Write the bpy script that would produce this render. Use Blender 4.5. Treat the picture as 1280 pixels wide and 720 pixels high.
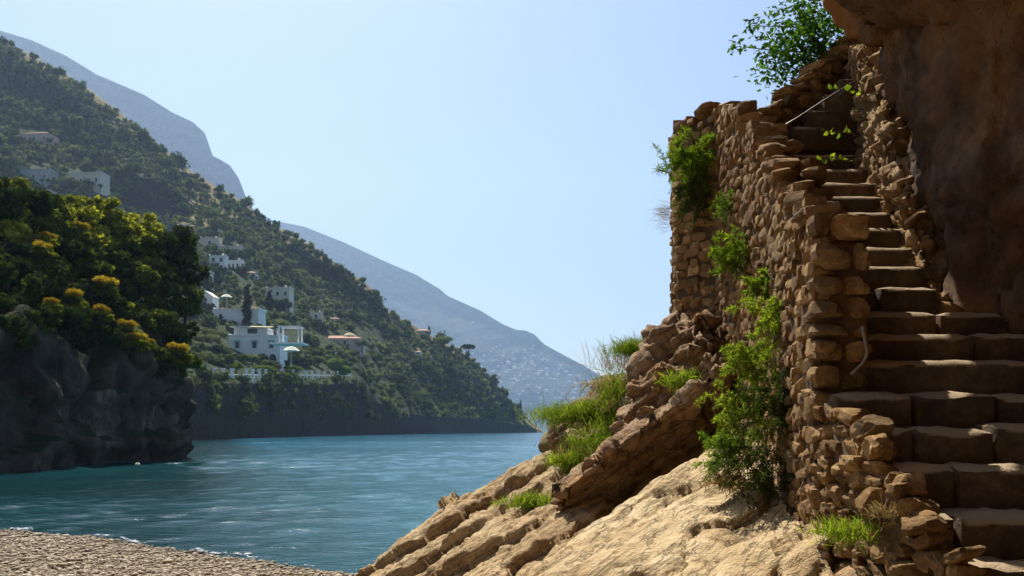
import bpy, bmesh, math, random
import numpy as np
from mathutils import Vector, Matrix, Euler

for o in list(bpy.data.objects):
    bpy.data.objects.remove(o, do_unlink=True)
scene = bpy.context.scene
C = scene.collection
R = math.radians

# ------------------------------------------------------------------ camera
HC = 2.2                 # eye height above the sea
FOC = 1067.0             # focal length in pixels of the 1280 px wide photograph
cam_d = bpy.data.cameras.new('camera')
cam = bpy.data.objects.new('camera', cam_d)
C.objects.link(cam)
cam.location = (0, 0, HC)
cam.rotation_euler = (R(90), 0, 0)
cam_d.sensor_width = 36
cam_d.lens = FOC / 1280 * 36
cam_d.shift_y = 177 / 1280
cam_d.clip_start = 0.05
cam_d.clip_end = 9000
scene.camera = cam

# ------------------------------------------------------------------ light
SUN_EL, SUN_AZ = 56.0, -22.0      # azimuth from +Y, negative = to the left
world = bpy.data.worlds.new('World')
scene.world = world
world.use_nodes = True
wt = world.node_tree
wt.nodes.clear()
wo = wt.nodes.new('ShaderNodeOutputWorld')
wb = wt.nodes.new('ShaderNodeBackground')
ws = wt.nodes.new('ShaderNodeTexSky')
ws.sky_type = 'NISHITA'
ws.sun_disc = False
ws.sun_elevation = R(SUN_EL)
ws.sun_rotation = R(SUN_AZ)
ws.air_density = 1.0
ws.dust_density = 1.4
ws.ozone_density = 2.0
wb.inputs['Strength'].default_value = 0.064
wt.links.new(ws.outputs[0], wb.inputs[0])
wt.links.new(wb.outputs[0], wo.inputs[0])
sun_d = bpy.data.lights.new('sun', 'SUN')
sun_d.energy = 5.0
sun_d.angle = R(0.5)
sun_d.color = (1.0, 0.96, 0.89)
sun = bpy.data.objects.new('sun', sun_d)
C.objects.link(sun)
sdir = Vector((math.sin(R(SUN_AZ)) * math.cos(R(SUN_EL)), math.cos(R(SUN_AZ)) * math.cos(R(SUN_EL)), math.sin(R(SUN_EL))))
sun.rotation_euler = sdir.to_track_quat('Z', 'Y').to_euler()
sun.location = (0, 0, 60)
scene.view_settings.view_transform = 'Standard'
scene.view_settings.look = 'None'
scene.view_settings.exposure = 0.85
scene.view_settings.gamma = 1.0
scene.render.engine = 'CYCLES'
scene.cycles.use_denoising = True
scene.cycles.max_bounces = 6
scene.cycles.diffuse_bounces = 3
scene.cycles.glossy_bounces = 2
scene.cycles.transmission_bounces = 3
scene.cycles.volume_bounces = 1
scene.cycles.transparent_max_bounces = 6
scene.cycles.sample_clamp_direct = 2.5
scene.cycles.caustics_reflective = False
scene.cycles.caustics_refractive = False

rng = np.random.default_rng(7)
random.seed(7)

def P(px, py, Y):
    """the point at distance Y that the photograph shows at pixel (px, py)"""
    return np.array(((px - 640) / FOC * Y, Y, HC + (537 - py) / FOC * Y))

# ------------------------------------------------------------------ noise
_perm = np.random.default_rng(3).permutation(256)
_perm = np.concatenate([_perm, _perm, _perm])
_grad = np.array([(1,1,0),(-1,1,0),(1,-1,0),(-1,-1,0),(1,0,1),(-1,0,1),(1,0,-1),(-1,0,-1),(0,1,1),(0,-1,1),(0,1,-1),(0,-1,-1)], float)

def perlin(p):
    p = np.asarray(p, float)
    i = np.floor(p).astype(int)
    f = p - i
    i = i & 255
    u = f * f * f * (f * (f * 6 - 15) + 10)
    def g(dx, dy, dz):
        h = _perm[_perm[_perm[i[:, 0] + dx] + i[:, 1] + dy] + i[:, 2] + dz] % 12
        return (_grad[h] * (f - (dx, dy, dz))).sum(1)
    def lerp(a, b, t): return a + t * (b - a)
    x00 = lerp(g(0,0,0), g(1,0,0), u[:, 0]); x10 = lerp(g(0,1,0), g(1,1,0), u[:, 0])
    x01 = lerp(g(0,0,1), g(1,0,1), u[:, 0]); x11 = lerp(g(0,1,1), g(1,1,1), u[:, 0])
    return lerp(lerp(x00, x10, u[:, 1]), lerp(x01, x11, u[:, 1]), u[:, 2])

def fbm(p, o=4, lac=2.0, gain=0.5):
    s = 0; a = 1.0; q = np.array(p, float)
    for k in range(o):
        s = s + a * perlin(q + k * 17.3); q = q * lac; a *= gain
    return s

def ridged(p, o=4):
    s = 0; a = 1.0; q = np.array(p, float)
    for k in range(o):
        s = s + a * (1 - 2.2 * np.abs(perlin(q + k * 9.1))); q = q * 2.1; a *= 0.5
    return s

# ------------------------------------------------------------------ mesh helpers
def make_mesh(name, V, F, mat=None, smooth=True):
    V = np.asarray(V, np.float32)
    me = bpy.data.meshes.new(name)
    if isinstance(F, np.ndarray):
        n, k = F.shape
        me.vertices.add(len(V)); me.vertices.foreach_set('co', V.ravel())
        me.loops.add(n * k); me.loops.foreach_set('vertex_index', F.astype(np.int32).ravel())
        me.polygons.add(n)
        me.polygons.foreach_set('loop_start', np.arange(0, n * k, k, dtype=np.int32))
        me.polygons.foreach_set('loop_total', np.full(n, k, np.int32))
        me.update(calc_edges=True); me.validate()
    else:
        me.from_pydata([tuple(v) for v in V.tolist()], [], [list(map(int, f)) for f in F])
        me.update()
    if smooth:
        me.polygons.foreach_set('use_smooth', np.ones(len(me.polygons), bool))
    if mat: me.materials.append(mat)
    return me

def sharp(me, ang=38):
    me.polygons.foreach_set('use_smooth', np.ones(len(me.polygons), bool)); me.set_sharp_from_angle(angle=R(ang)); return me

def link(name, me, parent=None, loc=None, rot=None, scale=None, label=None, cat=None, group=None, kind=None):
    o = bpy.data.objects.new(name, me)
    C.objects.link(o)
    if parent is not None: o.parent = parent
    if loc is not None: o.location = [float(v) for v in loc]
    if rot is not None: o.rotation_euler = rot
    if scale is not None: o.scale = scale
    if label: o['label'] = label
    if cat: o['category'] = cat
    if group: o['group'] = group
    if kind: o['kind'] = kind
    return o

def empty(name, loc, label, cat, group=None, rz=0):
    o = link(name, None, loc=loc, label=label, cat=cat, group=group)
    o.rotation_euler = (0, 0, rz)
    return o

class MB:
    """collects vertices and faces of one mesh"""
    def __init__(s): s.v = []; s.f = []; s.n = 0
    def add(s, V, F):
        V = np.asarray(V, float); s.v.append(V)
        s.f += [[i + s.n for i in f] for f in F]
        s.n += len(V)
    def box(s, x0, x1, y0, y1, z0, z1):
        V = [(x0,y0,z0),(x1,y0,z0),(x1,y1,z0),(x0,y1,z0),(x0,y0,z1),(x1,y0,z1),(x1,y1,z1),(x0,y1,z1)]
        s.add(V, [(3,2,1,0),(4,5,6,7),(0,1,5,4),(1,2,6,5),(2,3,7,6),(3,0,4,7)])
    def prism(s, poly, y0, y1):
        """polygon in x,z pulled from y0 to y1"""
        n = len(poly)
        V = [(x, y0, z) for x, z in poly] + [(x, y1, z) for x, z in poly]
        s.add(V, [list(range(n)), list(range(2*n-1, n-1, -1))] + [(i, i+n, (i+1) % n + n, (i+1) % n) for i in range(n)])
    def tube(s, pts, radii, k=6):
        pts = [Vector([float(c) for c in p]) for p in pts]
        V = []; F = []
        for i, p in enumerate(pts):
            t = (pts[min(i+1, len(pts)-1)] - pts[max(i-1, 0)]).normalized()
            a = t.orthogonal().normalized() if i == 0 else (a - t * a.dot(t)).normalized()
            b = t.cross(a)
            for j in range(k):
                w = 2 * math.pi * j / k
                V.append(p + (a * math.cos(w) + b * math.sin(w)) * radii[i])
        for i in range(len(pts) - 1):
            for j in range(k):
                F.append((i*k+j, i*k+(j+1) % k, (i+1)*k+(j+1) % k, (i+1)*k+j))
        F.append(list(range(k))[::-1]); F.append([(len(pts)-1)*k+j for j in range(k)])
        s.add([tuple(v) for v in V], F)
    def mesh(s, name, mat, smooth=False):
        return make_mesh(name, np.concatenate(s.v), s.f, mat, smooth)
    def obj(s, name, mat, parent=None, smooth=False, **k):
        return link(name, s.mesh(name, mat, smooth), parent, **k)

def remesh_hulls(hulls, voxel):
    """union of convex hulls as one closed voxel surface"""
    bm = bmesh.new()
    for pts in hulls:
        vs = [bm.verts.new([float(c) for c in p]) for p in pts]
        r = bmesh.ops.convex_hull(bm, input=vs)
        bad = [g for g in r['geom_interior'] if isinstance(g, bmesh.types.BMVert)]
        if bad: bmesh.ops.delete(bm, geom=list(set(bad)), context='VERTS')
    bmesh.ops.recalc_face_normals(bm, faces=bm.faces)
    me = bpy.data.meshes.new('hull'); bm.to_mesh(me); bm.free()
    ob = bpy.data.objects.new('hull', me); C.objects.link(ob)
    m = ob.modifiers.new('r', 'REMESH'); m.mode = 'VOXEL'; m.voxel_size = voxel
    dg = bpy.context.evaluated_depsgraph_get(); dg.update()
    me2 = bpy.data.meshes.new_from_object(ob.evaluated_get(dg))
    n = len(me2.vertices); V = np.zeros(n * 3); me2.vertices.foreach_get('co', V)
    F = np.zeros(len(me2.polygons) * 4, int)
    me2.loops.foreach_get('vertex_index', F)
    bpy.data.objects.remove(ob); bpy.data.meshes.remove(me); bpy.data.meshes.remove(me2)
    return V.reshape(-1, 3), F.reshape(-1, 4)

def vnormals(V, F):
    a, b, c, d = (V[F[:, i]] for i in range(4))
    fn = np.cross(c - a, d - b)
    N = np.zeros_like(V)
    for i in range(4): np.add.at(N, F[:, i], fn)
    return N / (np.linalg.norm(N, axis=1, keepdims=True) + 1e-12)

def smooth_v(V, F, it=1):
    for _ in range(it):
        S = np.zeros_like(V); n = np.zeros(len(V))
        for i in range(4):
            j = (i + 1) % 4
            np.add.at(S, F[:, i], V[F[:, j]]); np.add.at(n, F[:, i], 1)
            np.add.at(S, F[:, j], V[F[:, i]]); np.add.at(n, F[:, j], 1)
        V = V * 0.4 + 0.6 * S / n[:, None]
    return V

def facets(p, scale, seed=0, aniso=(1, 1, 1)):
    """blocky facets: every cell of a random point set gets its own tilted face; returns offset and closeness to a joint"""
    q = p * scale * np.array(aniso); ib = np.floor(q).astype(int)
    b1 = np.full(len(q), 9.0); b2 = np.full(len(q), 9.0); off = np.zeros(len(q))
    for dx in (-1, 0, 1):
        for dy in (-1, 0, 1):
            for dz in (-1, 0, 1):
                c = ib + (dx, dy, dz); k = c & 255
                h = _perm[_perm[_perm[k[:, 0]] + k[:, 1]] + k[:, 2]]
                h2 = _perm[h + 37 + seed % 90]; h3 = _perm[h2 + 71]; h4 = _perm[h3 + 5]; h5 = _perm[h4 + 9]
                d = q - (c + np.stack([h, h2, h3], 1) / 255.0)
                r = np.linalg.norm(d, axis=1)
                o = (h4 / 255.0 - 0.5) + d[:, 0] * (h5 / 128.0 - 1) + d[:, 1] * (h3 / 128.0 - 1) + d[:, 2] * (h2 / 128.0 - 1)
                nb = r < b1
                b2 = np.where(nb, b1, np.minimum(b2, r)); off = np.where(nb, o, off); b1 = np.where(nb, r, b1)
    return off, np.exp(-((b2 - b1) / 0.07) ** 2)

BED = np.array((-0.56, 0.12, 0.82)); BED /= np.linalg.norm(BED)
def rock_shape(V, F, big=(0.14, 0.9), strata=(0.07, 0.22), fine=(0.03, 6.0), sm=2, seed=0.0, bed=BED, fac=(0.05, 1.6), fac2=(0.02, 5.0)):
    V = smooth_v(V, F, sm)
    N = vnormals(V, F)
    q = V + seed
    warp = fbm(q * 0.8, 3) * 0.35
    d = fbm(q * big[1], 4) * big[0] * 1.5
    s = (q @ bed) + warp * 0.6
    u = s / strata[1]
    lay = q * 0.4
    lay = np.stack([u, lay[:, 0] * 0.7 + lay[:, 1] * 0.4, lay[:, 2] * 0.3], 1)
    u2 = u + 0.45 * perlin(lay * (0.25, 1, 1) + 12)
    cell = np.floor(u2); sw = u2 - cell
    hsh = _perm[(cell.astype(int) + 77) & 255] / 255.0
    msk = np.clip(0.55 + 1.3 * perlin(np.stack([cell * 3.7, lay[:, 1] * 1.3, lay[:, 2] * 1.3], 1)), 0, 1)
    st = strata[0] * ((1 - sw) ** 1.3 * (0.5 + 1.1 * hsh) - 0.5) * 1.5 * msk
    cr = -np.exp(-(np.minimum(sw, 1 - sw) / 0.05) ** 2) * strata[0] * 0.8 * msk
    d = d + st + cr + fbm(q * fine[1], 3) * fine[0]
    d = d + np.minimum(0, ridged(q * 1.7 + 5, 3) + 0.15) * big[0] * 0.35
    w3 = np.stack([fbm(q * 2 + 60, 2), fbm(q * 2 + 80, 2), fbm(q * 2 + 99, 2)], 1) * 0.12
    th = 0.6; Rm = np.array(((math.cos(th), 0, math.sin(th)), (0, 1, 0), (-math.sin(th), 0, math.cos(th))))
    qq = (q + w3) @ Rm.T
    for (amp, sc), sd in ((fac, 0), (fac2, 40)):
        if amp:
            o, c = facets(qq, sc, sd, (0.6, 0.8, 1.5)); d = d + amp * (o - 0.9 * c)
    return V + N * d[:, None]

# ------------------------------------------------------------------ materials
def mat_new(name):
    m = bpy.data.materials.new(name); m.use_nodes = True
    nt = m.node_tree; nt.nodes.clear()
    out = nt.nodes.new('ShaderNodeOutputMaterial')
    return m, nt, out

class NT:
    def __init__(s, nt): s.nt = nt
    def n(s, typ, **k):
        o = s.nt.nodes.new(typ)
        for a, v in k.items(): setattr(o, a, v)
        return o
    def l(s, a, b): s.nt.links.new(a, b)
    def noise(s, vec, scale, detail=5, rough=0.6, dist=0.0):
        o = s.n('ShaderNodeTexNoise'); o.inputs['Scale'].default_value = scale
        o.inputs['Detail'].default_value = detail; o.inputs['Roughness'].default_value = rough
        o.inputs['Distortion'].default_value = dist
        if vec is not None: s.l(vec, o.inputs['Vector'])
        return o.outputs['Fac']
    def ramp(s, fac, stops):
        o = s.n('ShaderNodeValToRGB'); e = o.color_ramp.elements
        while len(e) < len(stops): e.new(0.5)
        for i, (p, c) in enumerate(stops):
            e[i].position = p; e[i].color = (*c, 1) if len(c) == 3 else c
        s.l(fac, o.inputs[0]); return o.outputs[0]
    def mix(s, fac, a, b, mode='MIX'):
        o = s.n('ShaderNodeMix', data_type='RGBA', blend_type=mode)
        if isinstance(fac, (int, float)): o.inputs[0].default_value = fac
        else: s.l(fac, o.inputs[0])
        for i, v in ((6, a), (7, b)):
            if isinstance(v, tuple): o.inputs[i].default_value = (*v, 1)
            else: s.l(v, o.inputs[i])
        return o.outputs[2]
    def math(s, op, a, b=0.0, clamp=False):
        o = s.n('ShaderNodeMath', operation=op, use_clamp=clamp)
        for i, v in ((0, a), (1, b)):
            if isinstance(v, (int, float)): o.inputs[i].default_value = v
            else: s.l(v, o.inputs[i])
        return o.outputs[0]
    def mapping(s, vec, scale=(1,1,1), rot=(0,0,0)):
        o = s.n('ShaderNodeMapping'); o.inputs['Scale'].default_value = scale; o.inputs['Rotation'].default_value = rot
        s.l(vec, o.inputs['Vector']); return o.outputs[0]
    def bump(s, h, strength, dist):
        o = s.n('ShaderNodeBump'); o.inputs['Strength'].default_value = strength; o.inputs['Distance'].default_value = dist
        s.l(h, o.inputs['Height']); return o.outputs[0]

def rock_mat(name, cols, crack=(0.06, 0.045, 0.03), scale=1.0, bump=0.03, strata=True, patch=None, stretch=(1, 1, 1), rand=0.0, top=None, spot=None):
    m, nt, out = mat_new(name); t = NT(nt)
    tc = t.n('ShaderNodeTexCoord').outputs['Object']
    v = t.mapping(tc, stretch)
    if rand:
        oi = t.n('ShaderNodeObjectInfo')
        ad = t.n('ShaderNodeVectorMath', operation='ADD'); t.l(v, ad.inputs[0])
        cx = t.n('ShaderNodeCombineXYZ'); t.l(t.math('MULTIPLY', oi.outputs['Random'], 57.0), cx.inputs[0]); t.l(cx.outputs[0], ad.inputs[1])
        v = ad.outputs[0]
    n1 = t.noise(v, 0.9 * scale, 6, 0.62, 0.4)
    n2 = t.noise(v, 5.0 * scale, 6, 0.68)
    n3 = t.noise(v, 28 * scale, 4, 0.7)
    f = t.math('ADD', t.math('MULTIPLY', n1, 0.55), t.math('ADD', t.math('MULTIPLY', n2, 0.33), t.math('MULTIPLY', n3, 0.12)))
    k = len(cols)
    col = t.ramp(f, [(0.32 + 0.36 * i / (k - 1), c) for i, c in enumerate(cols)])
    h = t.math('ADD', t.math('MULTIPLY', n2, 0.6), t.math('MULTIPLY', n3, 0.35))
    if strata:
        sv = t.mapping(t.mapping(tc, (1, 1, 1), (0.1, 0.6, 0)), (0.45 * scale, 0.45 * scale, 4 * scale))
        s1 = t.noise(sv, 2.2, 5, 0.65, 0.3)
        line = t.ramp(s1, [(0.465, (0, 0, 0)), (0.485, (1, 1, 1)), (0.50, (0, 0, 0))])
        col = t.mix(t.math('MULTIPLY', line, 0.35), col, crack)
        h = t.math('SUBTRACT', t.math('ADD', h, t.math('MULTIPLY', s1, 0.9)), t.math('MULTIPLY', line, 0.4))
    vo = t.n('ShaderNodeTexVoronoi', feature='DISTANCE_TO_EDGE'); vo.inputs['Scale'].default_value = 2.2 * scale
    wv = t.n('ShaderNodeVectorMath', operation='ADD'); t.l(v, wv.inputs[0])
    nc = t.n('ShaderNodeTexNoise'); nc.inputs['Scale'].default_value = 2.5 * scale; t.l(v, nc.inputs['Vector'])
    sc = t.n('ShaderNodeVectorMath', operation='SCALE'); sc.inputs['Scale'].default_value = 0.5; t.l(nc.outputs['Color'], sc.inputs[0])
    t.l(sc.outputs[0], wv.inputs[1]); t.l(wv.outputs[0], vo.inputs['Vector'])
    ck = t.ramp(vo.outputs['Distance'], [(0.0, (1, 1, 1)), (0.025, (0, 0, 0))])
    ckm = t.math('MULTIPLY', ck, t.ramp(n1, [(0.48, (0, 0, 0)), (0.6, (0.7, 0.7, 0.7))]))
    col = t.mix(t.math('MULTIPLY', ckm, 0.25), col, crack)
    h = t.math('SUBTRACT', h, t.math('MULTIPLY', ckm, 0.2))
    pits = t.ramp(t.noise(v, 14 * scale, 3, 0.5), [(0.28, (1, 1, 1)), (0.36, (0, 0, 0))])
    col = t.mix(t.math('MULTIPLY', pits, 0.4), col, crack)
    if patch:
        pf = t.ramp(t.noise(v, patch[1], 4, 0.6), [(patch[2], (0, 0, 0)), (patch[2] + 0.12, (1, 1, 1))])
        col = t.mix(t.math('MULTIPLY', pf, patch[3]), col, patch[0])
    if rand:
        col = t.mix(1.0, col, t.ramp(oi.outputs['Random'], [(0, (1 - rand,) * 3), (0.3, (1.04, 0.92, 0.80)), (0.6, (0.80, 0.80, 0.78)), (0.8, (1.0, 0.95, 0.88)), (1, (1 + rand * 0.8, 1 + rand * 0.65, 1 + rand * 0.45))]), 'MULTIPLY')
    if spot:     # an orange patch with bounced light put into its colour
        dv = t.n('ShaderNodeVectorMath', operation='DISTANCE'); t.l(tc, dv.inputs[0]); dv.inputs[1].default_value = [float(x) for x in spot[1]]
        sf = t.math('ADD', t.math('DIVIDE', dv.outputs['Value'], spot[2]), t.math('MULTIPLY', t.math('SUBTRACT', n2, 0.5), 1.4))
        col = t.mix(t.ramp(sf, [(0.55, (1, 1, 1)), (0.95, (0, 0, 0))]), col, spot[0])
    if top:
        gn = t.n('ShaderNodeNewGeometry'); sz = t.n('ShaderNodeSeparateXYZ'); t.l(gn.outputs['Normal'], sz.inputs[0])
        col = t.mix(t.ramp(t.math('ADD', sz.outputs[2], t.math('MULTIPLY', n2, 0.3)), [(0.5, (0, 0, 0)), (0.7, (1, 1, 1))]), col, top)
    b = t.n('ShaderNodeBsdfPrincipled'); t.l(col, b.inputs['Base Color'])
    b.inputs['Roughness'].default_value = 0.92
    b.inputs['Specular IOR Level'].default_value = 0.2
    t.l(t.bump(h, 0.9, bump), b.inputs['Normal'])
    t.l(b.outputs[0], out.inputs[0])
    return m

def leaf_mat(name, c_dark, c_mid, c_light, trans=0.4, tcol=None, clump=0.0):
    m, nt, out = mat_new(name); t = NT(nt)
    g = t.n('ShaderNodeNewGeometry'); oi = t.n('ShaderNodeObjectInfo')
    f = t.math('ADD', t.math('MULTIPLY', g.outputs['Random Per Island'], 0.6), t.math('MULTIPLY', oi.outputs['Random'], 0.4))
    if clump:
        nz = t.noise(g.outputs['Position'], clump, 3, 0.6)
        f = t.math('ADD', t.math('MULTIPLY', f, 0.6), t.math('MULTIPLY', t.ramp(nz, [(0.35, (0, 0, 0)), (0.65, (1, 1, 1))]), 0.4))
    col = t.ramp(f, [(0.1, c_dark), (0.5, c_mid), (0.9, c_light)])
    d = t.n('ShaderNodeBsdfDiffuse'); t.l(col, d.inputs['Color'])
    tr = t.n('ShaderNodeBsdfTranslucent')
    t.l(t.mix(1.0, col, tcol or (1.5, 1.6, 0.7), 'MULTIPLY'), tr.inputs[0])
    mx = t.n('ShaderNodeMixShader'); mx.inputs[0].default_value = trans
    t.l(d.outputs[0], mx.inputs[1]); t.l(tr.outputs[0], mx.inputs[2]); t.l(mx.outputs[0], out.inputs[0])
    return m

def plain_mat(name, col, rough=0.8, var=0.25, scale=3.0, bump=0.0, metal=0.0, spec=0.3):
    m, nt, out = mat_new(name); t = NT(nt)
    tc = t.n('ShaderNodeTexCoord').outputs['Object']
    n = t.noise(tc, scale, 5, 0.65)
    c = t.ramp(n, [(0.3, tuple(x * (1 - var) for x in col)), (0.7, tuple(min(1, x * (1 + var * 0.6)) for x in col))])
    b = t.n('ShaderNodeBsdfPrincipled'); t.l(c, b.inputs['Base Color']); b.inputs['Roughness'].default_value = rough
    b.inputs['Metallic'].default_value = metal; b.inputs['Specular IOR Level'].default_value = spec
    if bump: t.l(t.bump(n, 0.6, bump), b.inputs['Normal'])
    t.l(b.outputs[0], out.inputs[0]); return m

M_shore = rock_mat('shore_rock', [(0.16, 0.09, 0.04), (0.38, 0.25, 0.12), (0.50, 0.355, 0.185), (0.64, 0.51, 0.33)], scale=1.3, bump=0.09, patch=((0.30, 0.15, 0.06), 1.6, 0.58, 0.5))
M_crag = rock_mat('crag_rock', [(0.14, 0.085, 0.045), (0.30, 0.19, 0.10), (0.44, 0.31, 0.18)], scale=1.2, bump=0.06, patch=((0.33, 0.15, 0.05), 1.3, 0.55, 0.5))
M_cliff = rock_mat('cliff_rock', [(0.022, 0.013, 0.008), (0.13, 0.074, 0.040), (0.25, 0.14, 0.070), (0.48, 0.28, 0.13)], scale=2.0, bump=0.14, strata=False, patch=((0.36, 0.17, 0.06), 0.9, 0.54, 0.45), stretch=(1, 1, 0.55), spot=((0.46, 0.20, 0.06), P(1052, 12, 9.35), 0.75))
M_stone = rock_mat('wall_stone', [(0.07, 0.038, 0.014), (0.25, 0.152, 0.062), (0.58, 0.40, 0.19)], scale=1.6, bump=0.03, strata=False, rand=0.5, stretch=(0.35, 0.35, 0.35))
M_strip = rock_mat('ragged_masonry', [(0.16, 0.09, 0.035), (0.38, 0.24, 0.11), (0.58, 0.41, 0.21)], scale=2.4, bump=0.06, strata=False)
M_shade_dark = rock_mat('shade_dark_rock', [(0.075, 0.045, 0.025), (0.17, 0.105, 0.055), (0.40, 0.29, 0.16)], scale=1.1, bump=0.05, patch=((0.26, 0.13, 0.05), 1.5, 0.6, 0.5))  # rock darkened to stand for shade on an overhanging face; unused
M_slab = rock_mat('pale_slab_rock', [(0.20, 0.115, 0.05), (0.43, 0.30, 0.15), (0.55, 0.41, 0.225), (0.62, 0.49, 0.30)], scale=1.2, bump=0.07, patch=((0.36, 0.22, 0.09), 1.4, 0.62, 0.45))
M_mortar = rock_mat('mortar', [(0.03, 0.018, 0.009), (0.085, 0.05, 0.024), (0.17, 0.10, 0.048)], scale=2.5, bump=0.05, strata=False, patch=((0.28, 0.12, 0.05), 0.9, 0.55, 0.6))
M_step = rock_mat('step_stone', [(0.045, 0.03, 0.018), (0.12, 0.082, 0.048), (0.26, 0.19, 0.12)], scale=2.6, bump=0.045, strata=False, rand=0.25, top=(0.42, 0.31, 0.185))  # top: treads coloured paler to read as sunlit
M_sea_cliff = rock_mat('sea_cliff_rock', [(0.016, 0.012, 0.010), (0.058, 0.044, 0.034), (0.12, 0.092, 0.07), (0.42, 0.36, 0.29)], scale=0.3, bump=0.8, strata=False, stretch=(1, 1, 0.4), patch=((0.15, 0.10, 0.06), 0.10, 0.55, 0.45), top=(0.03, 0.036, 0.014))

# ------------------------------------------------------------------ beach and sea
def build_beach():
    wl = np.array([P(x, y, HC * FOC / (y - 537)) for x, y in ((-420, 652), (-200, 657), (0, 665), (60, 668), (130, 674), (200, 685), (300, 700), (430, 717), (520, 726), (700, 740))])[:, :2]
    xs = np.linspace(-34, 6, 160); ys = np.linspace(-14, 32, 170)
    X, Y = np.meshgrid(xs, ys)
    yw = np.interp(X, wl[:, 0], wl[:, 1])
    q = np.stack([X.ravel(), Y.ravel(), np.zeros(X.size)], 1)
    yw = yw + 0.35 * fbm(q * (0.5, 0, 0), 3).reshape(X.shape)
    d = yw - Y
    Z = np.where(d > 0, 0.75 * (1 - np.exp(-d / 7.0)), d * 0.12)
    Z = Z + fbm(q * 0.9, 4).reshape(X.shape) * 0.035 * np.clip(d, 0, 1)
    V = np.stack([X, Y, Z], -1).reshape(-1, 3)
    nx, ny = len(xs), len(ys)
    i = (np.arange(ny - 1)[:, None] * nx + np.arange(nx - 1)).ravel()
    F = np.stack([i, i + 1, i + nx + 1, i + nx], 1)
    m, nt, out = mat_new('beach_pebble'); t = NT(nt)
    tc = t.n('ShaderNodeTexCoord').outputs['Object']
    vo = t.n('ShaderNodeTexVoronoi'); vo.inputs['Scale'].default_value = 28; t.l(t.mapping(tc, (0.6, 1, 1)), vo.inputs['Vector'])
    base = t.ramp(t.noise(vo.outputs['Color'], 3.0, 1), [(0.25, (0.17, 0.12, 0.065)), (0.5, (0.31, 0.235, 0.135)), (0.8, (0.42, 0.335, 0.21))])
    edge = t.ramp(vo.outputs['Distance'], [(0.25, (1, 1, 1)), (0.75, (0.45, 0.42, 0.4))])
    col = t.mix(1.0, base, edge, 'MULTIPLY')
    sz = t.n('ShaderNodeSeparateXYZ'); t.l(tc, sz.inputs[0])
    wet = t.ramp(t.math('ADD', sz.outputs[2], t.math('MULTIPLY', t.noise(tc, 1.2, 3), 0.03)), [(0.03, (0.35, 0.33, 0.32)), (0.11, (1, 1, 1))])
    col = t.mix(1.0, col, wet, 'MULTIPLY')
    b = t.n('ShaderNodeBsdfPrincipled'); t.l(col, b.inputs['Base Color']); b.inputs['Roughness'].default_value = 0.85
    t.l(t.bump(t.math('SUBTRACT', 1.0, vo.outputs['Distance']), 0.8, 0.03), b.inputs['Normal'])
    t.l(b.outputs[0], out.inputs[0])
    link('beach', make_mesh('beach', V, F, m), kind='structure', label='grey brown pebble beach at the lower left')
    # loose pebbles, one mesh
    n = 16000
    px = rng.uniform(-14, -1.5, n); yw_p = np.interp(px, wl[:, 0], wl[:, 1])
    dd = rng.uniform(0.05, 5.5, n) ** 1.0
    py = yw_p - dd
    ico = bmesh.new(); bmesh.ops.create_icosphere(ico, subdivisions=1, radius=1)
    iv = np.array([v.co[:] for v in ico.verts]); it = np.array([[v.index for v in f.verts] for f in ico.faces]); ico.free(); ICO_F = (iv, it)
    keep = px > -0.66 * py - 1.0
    px, py = px[keep], py[keep]; n = len(px)
    ix = np.clip(((px - xs[0]) / (xs[1] - xs[0])).astype(int), 0, nx - 1); iy = np.clip(((py - ys[0]) / (ys[1] - ys[0])).astype(int), 0, ny - 1)
    pz = Z[iy, ix]
    r = rng.lognormal(-3.95, 0.42, n).clip(0.009, 0.06)
    a = rng.uniform(0, 6.28, n); ca, sa = np.cos(a), np.sin(a)
    jit = 1 + rng.normal(0, 0.12, (n, len(iv), 1))
    L = iv[None] * jit * np.stack([r * rng.uniform(1.0, 1.7, n), r, r * rng.uniform(0.4, 0.7, n)], 1)[:, None]
    W = np.stack([L[..., 0] * ca[:, None] - L[..., 1] * sa[:, None] + px[:, None], L[..., 0] * sa[:, None] + L[..., 1] * ca[:, None] + py[:, None], L[..., 2] + (pz + r * 0.2)[:, None]], -1)
    F = (it[None] + (np.arange(n) * len(iv))[:, None, None]).reshape(-1, 3)
    m, nt, out = mat_new('loose_pebble'); t = NT(nt)
    g = t.n('ShaderNodeNewGeometry')
    b = t.n('ShaderNodeBsdfPrincipled'); b.inputs['Roughness'].default_value = 0.8
    t.l(t.ramp(g.outputs['Random Per Island'], [(0, (0.15, 0.105, 0.058)), (0.4, (0.31, 0.235, 0.14)), (0.8, (0.40, 0.32, 0.205)), (1, (0.52, 0.45, 0.33))]), b.inputs['Base Color'])
    t.l(b.outputs[0], out.inputs[0])
    link('pebbles', make_mesh('pebbles', W.reshape(-1, 3), F, m), kind='stuff', label='loose rounded pebbles covering the beach')
    # foam along the waterline
    xs2 = np.linspace(-13, -1.2, 260)
    yb = np.interp(xs2, wl[:, 0], wl[:, 1]) + 0.35 * fbm(np.stack([xs2, xs2 * 0, xs2 * 0], 1) * (0.5, 0, 0), 3)
    w = np.clip(-0.01 + 0.16 * fbm(np.stack([xs2 * 0.9, xs2 * 0 + 7, xs2 * 0], 1), 3), 0.0, 0.4)
    mid = yb + 0.22 + 0.12 * fbm(np.stack([xs2 * 1.4, xs2 * 0 + 3, xs2 * 0], 1), 3)
    V = []; F = []; nv = 0
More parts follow.
